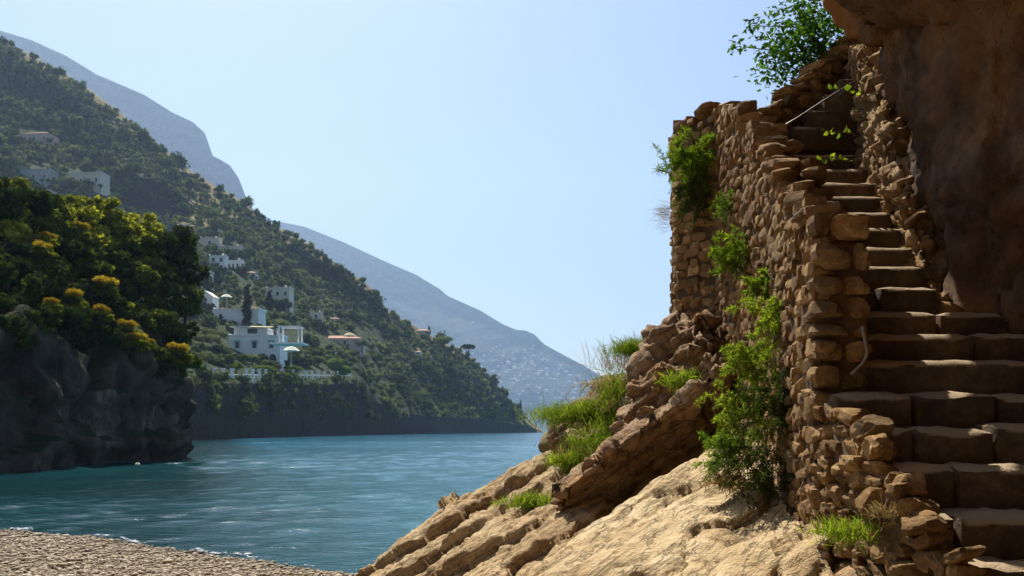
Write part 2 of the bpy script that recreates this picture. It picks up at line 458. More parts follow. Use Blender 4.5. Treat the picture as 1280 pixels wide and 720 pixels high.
    for _ in range(2600):
        x = rng.uniform(-13, -1.4); k = np.interp(x, xs2, w)
        if rng.random() > k * 9: continue
        y = np.interp(x, xs2, mid) + rng.normal(0, 0.06 + k * 0.5); r0 = rng.lognormal(-4.4, 0.5)
        bv = ICO_F[0] * np.array((r0 * rng.uniform(1, 3), r0, r0 * 0.5)) + (x, y, 0.035)
        V.append(bv); F.append(ICO_F[1] + nv); nv += len(bv)
    V = np.concatenate(V); F = np.concatenate(F)
    mf = plain_mat('sea_foam', (0.82, 0.86, 0.86), 0.6, 0.3, 9, 0.02)
    link('foam', make_mesh('foam', V, F, mf), kind='stuff', label='thin line of white foam at the water edge')

def build_sea():
    az = np.radians(np.concatenate([np.linspace(-80, -38, 40)[:-1], np.linspace(-38, 14, 400), np.linspace(14, 75, 60)[1:]]))
    r = np.concatenate([7.0 * (160 / 7.0) ** np.linspace(0, 1, 600)[:-1], 160 * 32.0 ** np.linspace(0, 1, 110)])
    na, nr = len(az), len(r)
    A, Rr = np.meshgrid(az, r)
    X = Rr * np.sin(A); Y = Rr * np.cos(A)
    Z = np.zeros_like(X)
    wr = np.random.default_rng(11)
    dr = np.broadcast_to(np.gradient(r)[:, None], Rr.shape)
    wx = fbm(np.stack([X.ravel() * 0.09, Y.ravel() * 0.09, X.ravel() * 0], 1), 3).reshape(X.shape)
    gust = 0.65 + 0.9 * fbm(np.stack([X.ravel() * 0.02, Y.ravel() * 0.035, X.ravel() * 0 + 4], 1), 3).reshape(X.shape)
    gust = np.clip(gust, 0.25, 1.6)
    for k in range(26):
        lam = 0.7 * 1.16 ** k
        if lam > 22: break
        th = wr.normal(R(90), R(40)); amp = 0.0150 * lam ** 0.7 if lam < 2.5 else 0.0285 * (2.5 / lam) ** 0.5
        amp *= 0.9
        ph = wr.uniform(0, 6.28)
        s = (X * math.cos(th) + Y * math.sin(th)) * (2 * math.pi / lam) + ph + wx * 9
        fade = np.clip((lam / dr - 2.2) / 3, 0, 1)
        w = np.sin(s); w = w + 0.22 * np.sin(2 * s + 1.5)
        Z += amp * w * fade * gust
    shore = np.clip((Rr - 12) / 12, 0.15, 1)
    Z *= shore
    V = np.stack([X, Y, Z], -1).reshape(-1, 3)
    i = (np.arange(nr - 1)[:, None] * na + np.arange(na - 1)).ravel()
    F = np.stack([i, i + 1, i + na + 1, i + na], 1)
    m, nt, out = mat_new('sea_water'); t = NT(nt)
    g = t.n('ShaderNodeNewGeometry').outputs['Position']
    h1 = t.noise(t.mapping(g, (0.9, 2.2, 1)), 2.2, 4, 0.6, 0.4)
    h2 = t.noise(t.mapping(g, (0.10, 0.35, 1)), 1.0, 5, 0.6, 0.4)
    h = t.math('ADD', t.math('MULTIPLY', h1, 0.12), t.math('MULTIPLY', h2, 0.06))
    nn = t.noise(g, 0.05, 4, 0.6)
    cliff_refl = t.ramp(nn, [(0.35, (0.002, 0.020, 0.022)), (0.65, (0.004, 0.045, 0.052))])  # dark weedy bottom, with the headland's reflection put into the colour
    sy = t.n('ShaderNodeSeparateXYZ'); t.l(g, sy.inputs[0])
    dp = t.math('ADD', t.math('MULTIPLY', sy.outputs[1], 0.006), t.math('MULTIPLY', nn, 0.35))
    open_refl = t.mix(t.ramp(dp, [(0.35, (0, 0, 0)), (1.0, (1, 1, 1))]), (0.010, 0.085, 0.10), (0.022, 0.125, 0.19))  # bluer with distance: reflected sky put into the water colour
    nearcl = t.math('ADD', t.math('MULTIPLY', t.math('ADD', sy.outputs[0], t.math('MULTIPLY', sy.outputs[1], 0.33)), 0.08), t.math('MULTIPLY', nn, 0.8))
    col = t.mix(t.ramp(nearcl, [(0.25, (0, 0, 0)), (0.75, (1, 1, 1))]), cliff_refl, open_refl)
    b = t.n('ShaderNodeBsdfPrincipled'); t.l(col, b.inputs['Base Color'])
    b.inputs['Roughness'].default_value = 0.10; b.inputs['IOR'].default_value = 1.33
    t.l(t.bump(h, 0.8, 0.5), b.inputs['Normal']); t.l(b.outputs[0], out.inputs[0])
    link('sea', make_mesh('sea', V, F, m), kind='structure', label='rippled blue green sea filling the bay')

build_beach()
build_sea()

# ------------------------------------------------------------------ distant mountains
def interp_curve(pts, x):
    a = np.array(pts, float); return np.interp(x, a[:, 0], a[:, 1])

def land_mat(name, veg_d, veg_l, dry, rock, scale, bump):
    m, nt, out = mat_new(name); t = NT(nt)
    g = t.n('ShaderNodeNewGeometry'); pos = g.outputs['Position']
    n1 = t.noise(pos, 0.9 * scale, 6, 0.65); n2 = t.noise(pos, 5 * scale, 5, 0.7)
    veg = t.mix(t.ramp(n2, [(0.4, (0, 0, 0)), (0.62, (1, 1, 1))]), veg_d, veg_l)
    at = t.n('ShaderNodeAttribute'); at.attribute_name = 'dry'
    df = t.math('ADD', at.outputs['Fac'], t.math('MULTIPLY', t.math('SUBTRACT', n1, 0.5), 1.6))
    veg = t.mix(t.ramp(df, [(0.42, (0, 0, 0)), (0.68, (1, 1, 1))]), veg, dry)
    sx = t.n('ShaderNodeSeparateXYZ'); t.l(g.outputs['True Normal'], sx.inputs[0])
    st = t.math('ADD', sx.outputs[2], t.math('MULTIPLY', t.math('SUBTRACT', n2, 0.5), 0.5))
    rockc = t.mix(n2, tuple(c * 0.6 for c in rock), rock)
    col = t.mix(t.ramp(st, [(0.38, (1, 1, 1)), (0.58, (0, 0, 0))]), veg, rockc)
    b = t.n('ShaderNodeBsdfPrincipled'); t.l(col, b.inputs['Base Color']); b.inputs['Roughness'].default_value = 0.95
    b.inputs['Specular IOR Level'].default_value = 0.1
    t.l(t.bump(t.math('ADD', n1, n2), 1.0, bump), b.inputs['Normal']); t.l(b.outputs[0], out.inputs[0]); return m

def polar_land(name, x0, x1, nx, ridge, yb_f, yr_f, rows, back, mat, noise_amp, noise_sc, label, weight=None, dry=None, base_y=None, back_len=200):
    """terrain whose skyline is the curve ridge (pixels); Yb/Yr give the true distances of shore and crest"""
    xs = np.linspace(x0, x1, nx)
    yr = interp_curve(ridge, xs); Yb = interp_curve(yb_f, xs); Yr = interp_curve(yr_f, xs)
    t = np.linspace(0, 1, rows)
    ybase = 537 + HC * FOC / Yb + 6
    PY = ybase[None] + (yr - ybase)[None] * t[:, None]
    PX = np.broadcast_to(xs[None], PY.shape)
    W = np.ones_like(PY) if weight is None else weight(PX, PY, yr[None])
    cum = np.concatenate([np.zeros((1, nx)), np.cumsum((W[1:] + W[:-1]) / 2, 0)], 0)
    cum /= cum[-1:]
    D = Yb[None] + (Yr - Yb)[None] * cum
    X = (PX - 640) / FOC * D; Z = HC + (537 - PY) / FOC * D
    dv = np.zeros_like(PY) if dry is None else dry(PX, PY, yr[None])
    q = np.stack([X.ravel(), D.ravel(), Z.ravel()], 1)
    env = np.clip(np.minimum(t / 0.06, (1 - t) / 0.05), 0.12, 1)[:, None] * (np.where((W < 0.3) & (PY > 465), 0.3, 1.0))
    dn = fbm(q * noise_sc, 5).reshape(X.shape) * noise_amp * env
    dr = ridged(q * noise_sc * 0.8 + 40, 3).reshape(X.shape) * noise_amp * 0.35 * env
    D2 = D + (dn + dr) * 1.3; Z2 = Z + (dn * 0.3)
    D2 = D2 + np.where(W < 0.3, 1, 0) * (fbm(q * 0.11, 4) * 1.8 + ridged(q * (0.16, 0.16, 0.05), 3) * 1.3).reshape(X.shape) * (noise_sc > 0.01)
    Dl = [D2]; Xl = [X]; Zl = [Z2]
    for k in range(1, back + 1):
        u = k / back
        Db = Yr + back_len * u
        Zb = Z[-1] * (1 - u ** 1.3) - 6 * u
        Dl.append(Db[None]); Xl.append((X[-1] + (0.12 * back_len * u))[None]); Zl.append(Zb[None])
    Xa, Da, Za = (np.concatenate(l, 0) for l in (Xl, Dl, Zl))
    V = np.stack([Xa, Da, Za], -1).reshape(-1, 3)
    nr = Xa.shape[0]
    i = (np.arange(nr - 1)[:, None] * nx + np.arange(nx - 1)).ravel()
    F = np.stack([i, i + 1, i + nx + 1, i + nx], 1)
    me = make_mesh(name, V, F, mat)
    a = me.attributes.new('dry', 'FLOAT', 'POINT')
    dd = np.concatenate([dv, np.repeat(dv[-1:], back, 0)], 0).ravel().astype(np.float32)
    a.data.foreach_set('value', dd)
    link(name, me, kind='structure', label=label)
    return dict(xs=xs, PY=PY, D=D2, X=X, Z=Z2, W=W, yr=yr)

M_far = land_mat('far_mountain', (0.014, 0.028, 0.016), (0.045, 0.056, 0.03), (0.10, 0.09, 0.06), (0.12, 0.11, 0.095), 0.005, 34)
ridge_fl = [(-150, 22), (-60, 28), (0, 38), (40, 50), (80, 68), (120, 92), (180, 118), (215, 140), (240, 152), (256, 166), (260, 176), (261, 192), (275, 199), (288, 207), (298, 222), (304, 238), (308, 252), (330, 275), (420, 350), (560, 450), (640, 520)]
def wt_fl(PX, PY, yr):
    return np.where((PY < yr + 40) & (PX > 150), 0.12, 1.0)
polar_land('far_mountain', -150, 640, 380, ridge_fl, [(-150, 2350), (640, 2600)], [(-150, 3050), (640, 3300)], 170, 6, M_far, 85, 0.0026, 'hazy blue mountain with a stepped cliff end at upper left', wt_fl, base_y=None, back_len=600)
ridge_fr = [(200, 180), (300, 252), (340, 275), (380, 283), (430, 303), (480, 326), (520, 343), (548, 360), (560, 370), (600, 388), (628, 405), (645, 412), (657, 413), (668, 418), (680, 430), (705, 444), (730, 457), (752, 470), (800, 497), (850, 527), (900, 545)]
g_far = polar_land('far_mountain', 290, 900, 340, ridge_fr, [(200, 3700), (900, 3750)], [(200, 4750), (500, 4700), (900, 4250)], 170, 6, M_far, 85, 0.0022, 'hazy blue mountain sloping down to a white town beyond the bay', None, back_len=600)

def sample_grid(g, px, py):
    """distance of the land seen at a pixel"""
    j = np.interp(px, g['xs'], np.arange(len(g['xs'])))
    j0 = int(np.clip(math.floor(j), 0, len(g['xs']) - 2)); w = j - j0
    D = g['D'][:, j0] * (1 - w) + g['D'][:, j0 + 1] * w
    Y = g['PY'][:, j0] * (1 - w) + g['PY'][:, j0 + 1] * w
    return float(np.interp(-py, -Y, D))

M_white = plain_mat('white_render', (0.74, 0.73, 0.70), 0.85, 0.12, 0.6)
M_cream = plain_mat('cream_render', (0.62, 0.55, 0.45), 0.85, 0.15, 0.6)
M_pink = plain_mat('pink_render', (0.58, 0.40, 0.33), 0.85, 0.15, 0.6)
M_grey = plain_mat('grey_render', (0.40, 0.39, 0.37), 0.85, 0.2, 0.6)
M_tile = plain_mat('terracotta_tile', (0.42, 0.22, 0.15), 0.9, 0.3, 1.4, 0.05)
M_dark = plain_mat('dark_glass', (0.03, 0.035, 0.04), 0.25, 0.2, 1.0)
M_green_sh = plain_mat('green_shutter', (0.12, 0.28, 0.26), 0.7, 0.15, 2.0)
M_straw = plain_mat('straw_mat', (0.50, 0.42, 0.22), 0.9, 0.25, 4.0)
M_canvas = plain_mat('pale_canvas', (0.72, 0.68, 0.56), 0.9, 0.1, 2.0)
M_wood = plain_mat('bark', (0.10, 0.07, 0.045), 0.95, 0.3, 6.0, 0.02)

def far_town():
    r = np.random.default_rng(21)
    n = 0
    vm = []
    for k, mt in enumerate((M_cream, M_grey, M_pink, M_grey)):
        mb = MB(); mb.box(-0.5, 0.5, -0.5, 0.5, -0.6, 0.5)
        mb.add([(-0.53, -0.53, 0.5), (0.53, -0.53, 0.5), (0.53, 0.53, 0.5), (-0.53, 0.53, 0.5), (-0.1, 0, 0.66), (0.1, 0, 0.66)], [(0, 1, 5, 4), (2, 3, 4, 5), (1, 2, 5), (3, 0, 4), (3, 2, 1, 0)])
        vm.append(mb.mesh('town_house', mt))
    while n < 190:
        px = r.uniform(585, 775); py = r.normal(462, 24)
        if py < interp_curve(ridge_fr, px) + 14 or py > 512: continue
        if abs(px - 690) > 60 and r.random() < 0.45: continue
        D = sample_grid(g_far, px, py)
        p = P(px, py, D - 6)
        w = r.lognormal(2.6, 0.25)
        link('town_house', vm[int(r.integers(4))], None, p, (0, 0, r.uniform(-0.5, 0.5)), (w, w * 0.8, w * r.uniform(0.5, 0.8)),
             'tiny pale house of the hazy town on the far mountain', 'house', 'houses of the far town')
        n += 1
far_town()

# ------------------------------------------------------------------ the wooded hillside across the bay
ridge_h = [(-320, -95), (-160, -25), (-60, 22), (0, 50), (30, 64), (60, 80), (90, 97), (120, 118), (150, 141), (180, 166), (210, 190), (240, 215), (270, 233), (300, 250), (330, 274), (350, 286), (380, 301), (405, 318), (430, 336), (455, 352), (470, 366), (476, 380), (480, 386), (500, 398), (525, 411), (545, 424), (570, 436), (590, 448), (605, 463), (620, 480), (635, 498), (650, 513), (660, 524), (667, 533.5), (676, 539)]
base_h = [(-320, 150), (0, 165), (235, 178), (300, 215), (380, 270), (450, 335), (540, 440), (620, 560), (676, 640)]
crest_h = [(-320, 640), (0, 600), (150, 590), (300, 570), (476, 550), (545, 580), (620, 610), (676, 660)]
def band(PX, PY, up, lo, soft=4):
    u = interp_curve(up, PX); l = interp_curve(lo, PX)
    return np.clip((PY - u) / soft, 0, 1) * np.clip((l - PY) / soft, 0, 1)
def wt_h(PX, PY, yr):
    w = np.ones_like(PY)
    b = band(PX, PY, [(-320, -75), (-60, 42), (0, 68), (60, 100), (110, 137), (150, 160), (250, 224)], [(-320, -40), (-60, 80), (0, 102), (60, 134), (110, 165), (150, 172), (165, 176), (250, 224)])
    b = np.maximum(b, band(PX, PY, [(95, 230), (120, 212), (160, 214), (200, 226), (230, 250), (260, 262)], [(95, 230), (120, 236), (160, 262), (200, 272), (230, 268), (260, 262)]))
    b = np.maximum(b, band(PX, PY, [(330, 290), (380, 310), (420, 338), (455, 360), (480, 388), (490, 405)], [(330, 290), (350, 306), (390, 345), (420, 368), (455, 386), (480, 404), (490, 405)]))
    b = np.maximum(b, band(PX, PY, [(-320, 474), (440, 476), (470, 500), (520, 516), (600, 520), (676, 534)], [(-320, 600), (676, 600)]))
    b = np.maximum(b, 0.8 * band(PX, PY, [(520, 470), (560, 455), (600, 470), (640, 505)], [(520, 470), (560, 505), (600, 520), (640, 520)]))
    return w * (1 - 0.955 * b)
def dry_h(PX, PY, yr):
    d = np.clip(1.05 - (PY - yr) / np.interp(PX, [0, 200, 480, 600], [26, 30, 22, 10]), 0, 1)
    d = np.maximum(d, 0.9 * np.exp(-((PX - 250) / 60) ** 2 - ((PY - 262) / 28) ** 2))
    d = np.maximum(d, 0.55 * np.exp(-((PX - 530) / 40) ** 2 - ((PY - 440) / 14) ** 2))
    d = np.maximum(d, 0.55 * np.exp(-((PX - 290) / 50) ** 2 - ((PY - 385) / 20) ** 2))
    return d
M_hill = land_mat('hillside', (0.020, 0.034, 0.012), (0.07, 0.09, 0.03), (0.27, 0.21, 0.10), (0.05, 0.044, 0.038), 0.08, 3.0)
g_hill = polar_land('hillside', -320, 676, 420, ridge_h, base_h, crest_h, 200, 8, M_hill, 10.0, 0.019, 'steep wooded hillside across the bay running down to a point', wt_h, dry_h)

# ------------------------------------------------------------------ foliage helpers
def ico(sub):
    b = bmesh.new(); bmesh.ops.create_icosphere(b, subdivisions=sub, radius=1)
    v = np.array([x.co[:] for x in b.verts]); f = np.array([[x.index for x in q.verts] for q in b.faces]); b.free()
    return v, f
ICO1, ICO2 = ico(1), ico(2)

def cards(cen, nor, size, r, aspect=0.55):
    """leaf shaped quads (folded along the midrib)"""
    n = len(cen)
    a = r.normal(size=(n, 3)); a -= nor * (a * nor).sum(1, keepdims=True)
    a /= np.linalg.norm(a, axis=1, keepdims=True) + 1e-9
    b = np.cross(nor, a)
    s = size[:, None]
    V = np.stack([cen - a * s, cen + b * s * aspect + nor * s * 0.15, cen + a * s, cen - b * s * aspect + nor * s * 0.15], 1).reshape(-1, 3)
    return V, np.arange(n * 4).reshape(n, 4)

def crown_arrays(seed, n, size, blobs=9, flat=0.8, spread=0.55, br=(0.32, 0.55), core=0.62, shape='round'):
    r = np.random.default_rng(seed)
    cs = r.normal(size=(blobs, 3)); cs /= np.linalg.norm(cs, axis=1, keepdims=True)
    cs *= (r.uniform(0.3, 1, (blobs, 1)) ** 0.6) * spread
    cs[:, 2] *= flat
    rad = r.uniform(*br, blobs)
    if shape == 'column':
        cs = np.stack([r.normal(0, 0.06, blobs), r.normal(0, 0.06, blobs), np.linspace(-0.9, 0.9, blobs)], 1)
        z = (cs[:, 2] + 0.9) / 1.8
        rad = 0.23 * (np.clip(1.12 - z, 0, 1) ** 0.6) * (0.65 + 0.6 * np.clip(z * 3, 0, 1)) + 0.03
    if shape == 'umbrella':
        a = r.uniform(0, 6.28, blobs); q = np.sqrt(r.uniform(0, 1, blobs)) * 0.75
        cs = np.stack([np.cos(a) * q, np.sin(a) * q, 0.12 * (1 - q)], 1); rad = r.uniform(0.2, 0.34, blobs)
    w = rad ** 2; bi = r.choice(blobs, n, p=w / w.sum())
    d = r.normal(size=(n, 3)); d /= np.linalg.norm(d, axis=1, keepdims=True)
    sq = np.array((1, 1, 0.5 if shape == 'umbrella' else 0.85))
    shell = r.uniform(0.55, 1.12, (n, 1))
    cen = cs[bi] + d * rad[bi][:, None] * shell * sq
    nor = d + r.normal(size=(n, 3)) * 0.55; nor /= np.linalg.norm(nor, axis=1, keepdims=True)
    V, F = cards(cen, nor, size * r.uniform(0.6, 1.35, n), r)
    tri = np.concatenate([F[:, [0, 1, 2]], F[:, [0, 2, 3]]])
    if core:
        for c, rr in zip(cs, rad):
            k = ICO1
            cv = k[0] * rr * core * (1 + 0.25 * fbm(k[0] * 1.7 + seed + c, 2)[:, None]) * sq + c
            tri = np.concatenate([tri, k[1] + len(V)]); V = np.concatenate([V, cv])
    return V, tri

def trunk_mb(h0, h1, r0, seed, limbs=4, reach=0.5):
    r = random.Random(seed); m = MB()
    pts = [(0, 0, h0)]; 
    for k in range(1, 5):
        pts.append((r.uniform(-.04, .04) * k, r.uniform(-.04, .04) * k, h0 + (h1 - h0) * k / 4))
    m.tube(pts, [r0 * (1 - 0.17 * k) for k in range(5)], 6)
    for k in range(limbs):
        a = 6.28 * k / limbs + r.uniform(-.4, .4); z = h0 + (h1 - h0) * r.uniform(0.55, 0.95)
        e = (math.cos(a) * reach, math.sin(a) * reach, z + reach * r.uniform(0.5, 1.0))
        m.tube([(0, 0, z), (e[0] * .5, e[1] * .5, z + (e[2] - z) * .4), e], [r0 * .5, r0 * .35, r0 * .12], 5)
    return m

L_hill = leaf_mat('hill_leaf', (0.010, 0.022, 0.012), (0.055, 0.080, 0.030), (0.19, 0.205, 0.085), 0.3, clump=0.035)
L_cyp = leaf_mat('cypress_leaf', (0.010, 0.018, 0.010), (0.018, 0.03, 0.014), (0.03, 0.045, 0.02), 0.1)
L_lime = leaf_mat('lime_leaf', (0.05, 0.09, 0.015), (0.09, 0.14, 0.025), (0.15, 0.2, 0.04), 0.3)

def hill_trees():
    r = np.random.default_rng(5)
    variants = []
    for k in range(7):
        V, T = crown_arrays(100 + k, 260, 0.15, blobs=8 + k % 3, flat=0.75)
        V = V + (0, 0, 0.55)
        variants.append(make_mesh('crown', V, T, L_hill, False))
    trunk = trunk_mb(-0.7, 0.6, 0.09, 3, 3, 0.35).mesh('trunk', M_wood, True)
    low = []
    for k in range(5):
        V, T = crown_arrays(140 + k, 64, 0.23, blobs=4, spread=0.42, flat=0.7, br=(0.4, 0.6), core=0.7)
        low.append((V + (0, 0, 0.5), T))
    pts = []; cell = {}
    houses = [(x0 - 3, x1 + 3, y0 - 2, y1 + 2) for x0, x1, y0, y1 in HOUSE_BOXES]
    tries = 0
    while len(pts) < 2900 and tries < 80000:
        tries += 1
        px = r.uniform(-90, 652); yr = float(interp_curve(ridge_h, px))
        py = r.uniform(yr + 2, 525)
        if px < 225 and py > np.interp(px, [-190, 0, 225], [300, 300, 460]): continue
        dr = float(dry_h(np.array([px]), np.array([py]), np.array([yr]))[0])
        if r.random() < dr * 0.93: continue
        wv = float(wt_h(np.array([[px]]), np.array([[py]]), np.array([[yr]]))[0, 0])
        if wv < 0.4 and r.random() < (0.95 if py > 476 else 0.92): continue
        if any(x0 < px < x1 and y0 < py < y1 + 3 for x0, x1, y0, y1 in houses): continue
        D = sample_grid(g_hill, px, py)
        rad = r.lognormal(1.22, 0.32) * (0.75 + D / 1500)
        sp = rad / D * FOC * 1.05
        key = (int(px // 16), int(py // 16)); ok = True
        for dx in (-1, 0, 1):
            for dy in (-1, 0, 1):
                for q in cell.get((key[0] + dx, key[1] + dy), ()):
                    if (q[0] - px) ** 2 + ((q[1] - py) * 1.5) ** 2 < (0.43 * (sp + q[2])) ** 2: ok = False
        if not ok: continue
        cell.setdefault(key, []).append((px, py, sp)); pts.append((px, py, D, rad, sp))
    vis = [p for p in pts if p[0] > 5]
    vis.sort(key=lambda p: -p[4]); top = set(map(id, vis[:265]))
    VV = []; TT = []; nv = 0
    for p in pts:
        px, py, D, rad, sp = p
        loc = P(px, py, D)
        sc = np.array((rad, rad, rad * r.uniform(0.8, 1.25)))
        if id(p) in top:
            e = empty('hillside_tree', loc, 'round green tree among the woods on the hazy hillside', 'tree', 'trees on the hillside across the bay', r.uniform(0, 6.28))
            e.scale = sc
            link('crown', variants[int(r.integers(7))], e); link('trunk', trunk, e)
        else:
            V, T = low[int(r.integers(5))]; a = r.uniform(0, 6.28); c, s = math.cos(a), math.sin(a)
            W = V * sc; W = np.stack([W[:, 0] * c - W[:, 1] * s, W[:, 0] * s + W[:, 1] * c, W[:, 2]], 1) + loc
            VV.append(W); TT.append(T + nv); nv += len(W)
    link('woodland', make_mesh('woodland', np.concatenate(VV), np.concatenate(TT), L_hill, False), kind='stuff', label='dense scrub and small trees covering the far hillside')

# houses on the hillside: (name, label, x0, x1, ytop, ybase, wall, roof, windows per storey, storeys)
HOUSES = [
 ('villa', 'white two storey villa with green shutters and arches above the sea wall', 286, 350, 420, 448, M_white, 'flat', 3, 1),
 ('house', 'pale flat roofed house with two windows behind the tall cypress', 267, 323, 387, 411, M_white, 'flat', 2, 1),
 ('house', 'narrow white gabled house beside the dark headland trees', 247, 266, 363, 387, M_white, 'gable', 1, 2),
 ('house', 'white cube house right of the upper cypress', 262, 281, 320, 339, M_white, 'flat', 2, 2),
 ('house', 'low white house with columns right of the white cube house', 283, 300, 326, 337, M_white, 'flat', 3, 1),
 ('house', 'small cream house highest above the cypresses', 251, 273, 298, 308, M_cream, 'flat', 1, 1),
 ('house', 'cream terrace house half hidden in trees on the upper slope', 278, 300, 308, 318, M_cream, 'flat', 2, 1),
 ('house', 'pale house with arched windows up behind the villa', 332, 362, 360, 385, M_cream, 'flat', 3, 2),
 ('house', 'long low pink house with terracotta roof on the lower slope', 396, 452, 418, 433, M_pink, 'hip', 4, 1),
 ('house', 'pink house with red tiled roof high on the left hillside', 24, 62, 162, 177, M_pink, 'hip', 3, 1),
 ('house', 'grey block house above the headland trees', 22, 62, 212, 226, M_grey, 'flat', 3, 1),
 ('house', 'cream house with a row of dark windows above the headland trees', 86, 126, 216, 231, M_cream, 'flat', 4, 1),
 ('house', 'low flat roofed house just over the headland treetops', 36, 62, 239, 250, M_grey, 'flat', 2, 1),
 ('house', 'small pink roofed house on the hill shoulder near the umbrella pine', 519, 537, 411, 418, M_pink, 'hip', 2, 1),
 ('house', 'small cream house half hidden by trees near the pink house', 388, 402, 391, 410, M_cream, 'flat', 1, 2),
 ('house', 'tiny white house on the lower slope above the point', 518, 527, 438, 444, M_white, 'hip', 1, 1),
 ('house', 'tiny white house alone high above the twin cypresses', 222, 234, 282, 290, M_white, 'flat', 2, 1),
 ('house', 'small white house just right of the low columned house', 306, 320, 338, 347, M_white, 'hip', 2, 1),
 ('house', 'tiny cream house on the slope above the long pink house', 412, 424, 396, 403, M_cream, 'hip', 2, 1),
 ('house', 'small pale house under trees on the upper slope', 246, 262, 340, 352, M_cream, 'flat', 1, 1),
]
HOUSE_BOXES = [h[2:6] for h in HOUSES] + [(345, 378, 405, 455), (240, 440, 455, 474), (437, 452, 418, 432), (300, 316, 350, 410)]

def window(root, x, z, w, h, y, shut=None, arch=False):
    """a framed window on the front wall (front is -y)"""
    m = MB(); b = w * 0.14; d = 0.12
    m.box(x - w/2 - b, x - w/2, y - d, y, z, z + h); m.box(x + w/2, x + w/2 + b, y - d, y, z, z + h)
    m.box(x - w/2 - b, x + w/2 + b, y - d - .02, y, z + h, z + h + b); m.box(x - w/2 - b*1.6, x + w/2 + b*1.6, y - d - .08, y, z - b, z)
    f = m.obj('window', M_white if not shut else shut, root)
    g = MB()
    if arch:
        n = 9; g.prism([(x - w/2, z), (x + w/2, z)] + [(x + w/2 * math.cos(math.pi * k / n), z + h * 0.6 + h * 0.38 * math.sin(math.pi * k / n)) for k in range(n + 1)], y - 0.03, y + .02)
    else:
        g.box(x - w/2, x + w/2, y - 0.03, y + 0.02, z, z + h)
    g.obj('pane', M_dark, f)
    return f

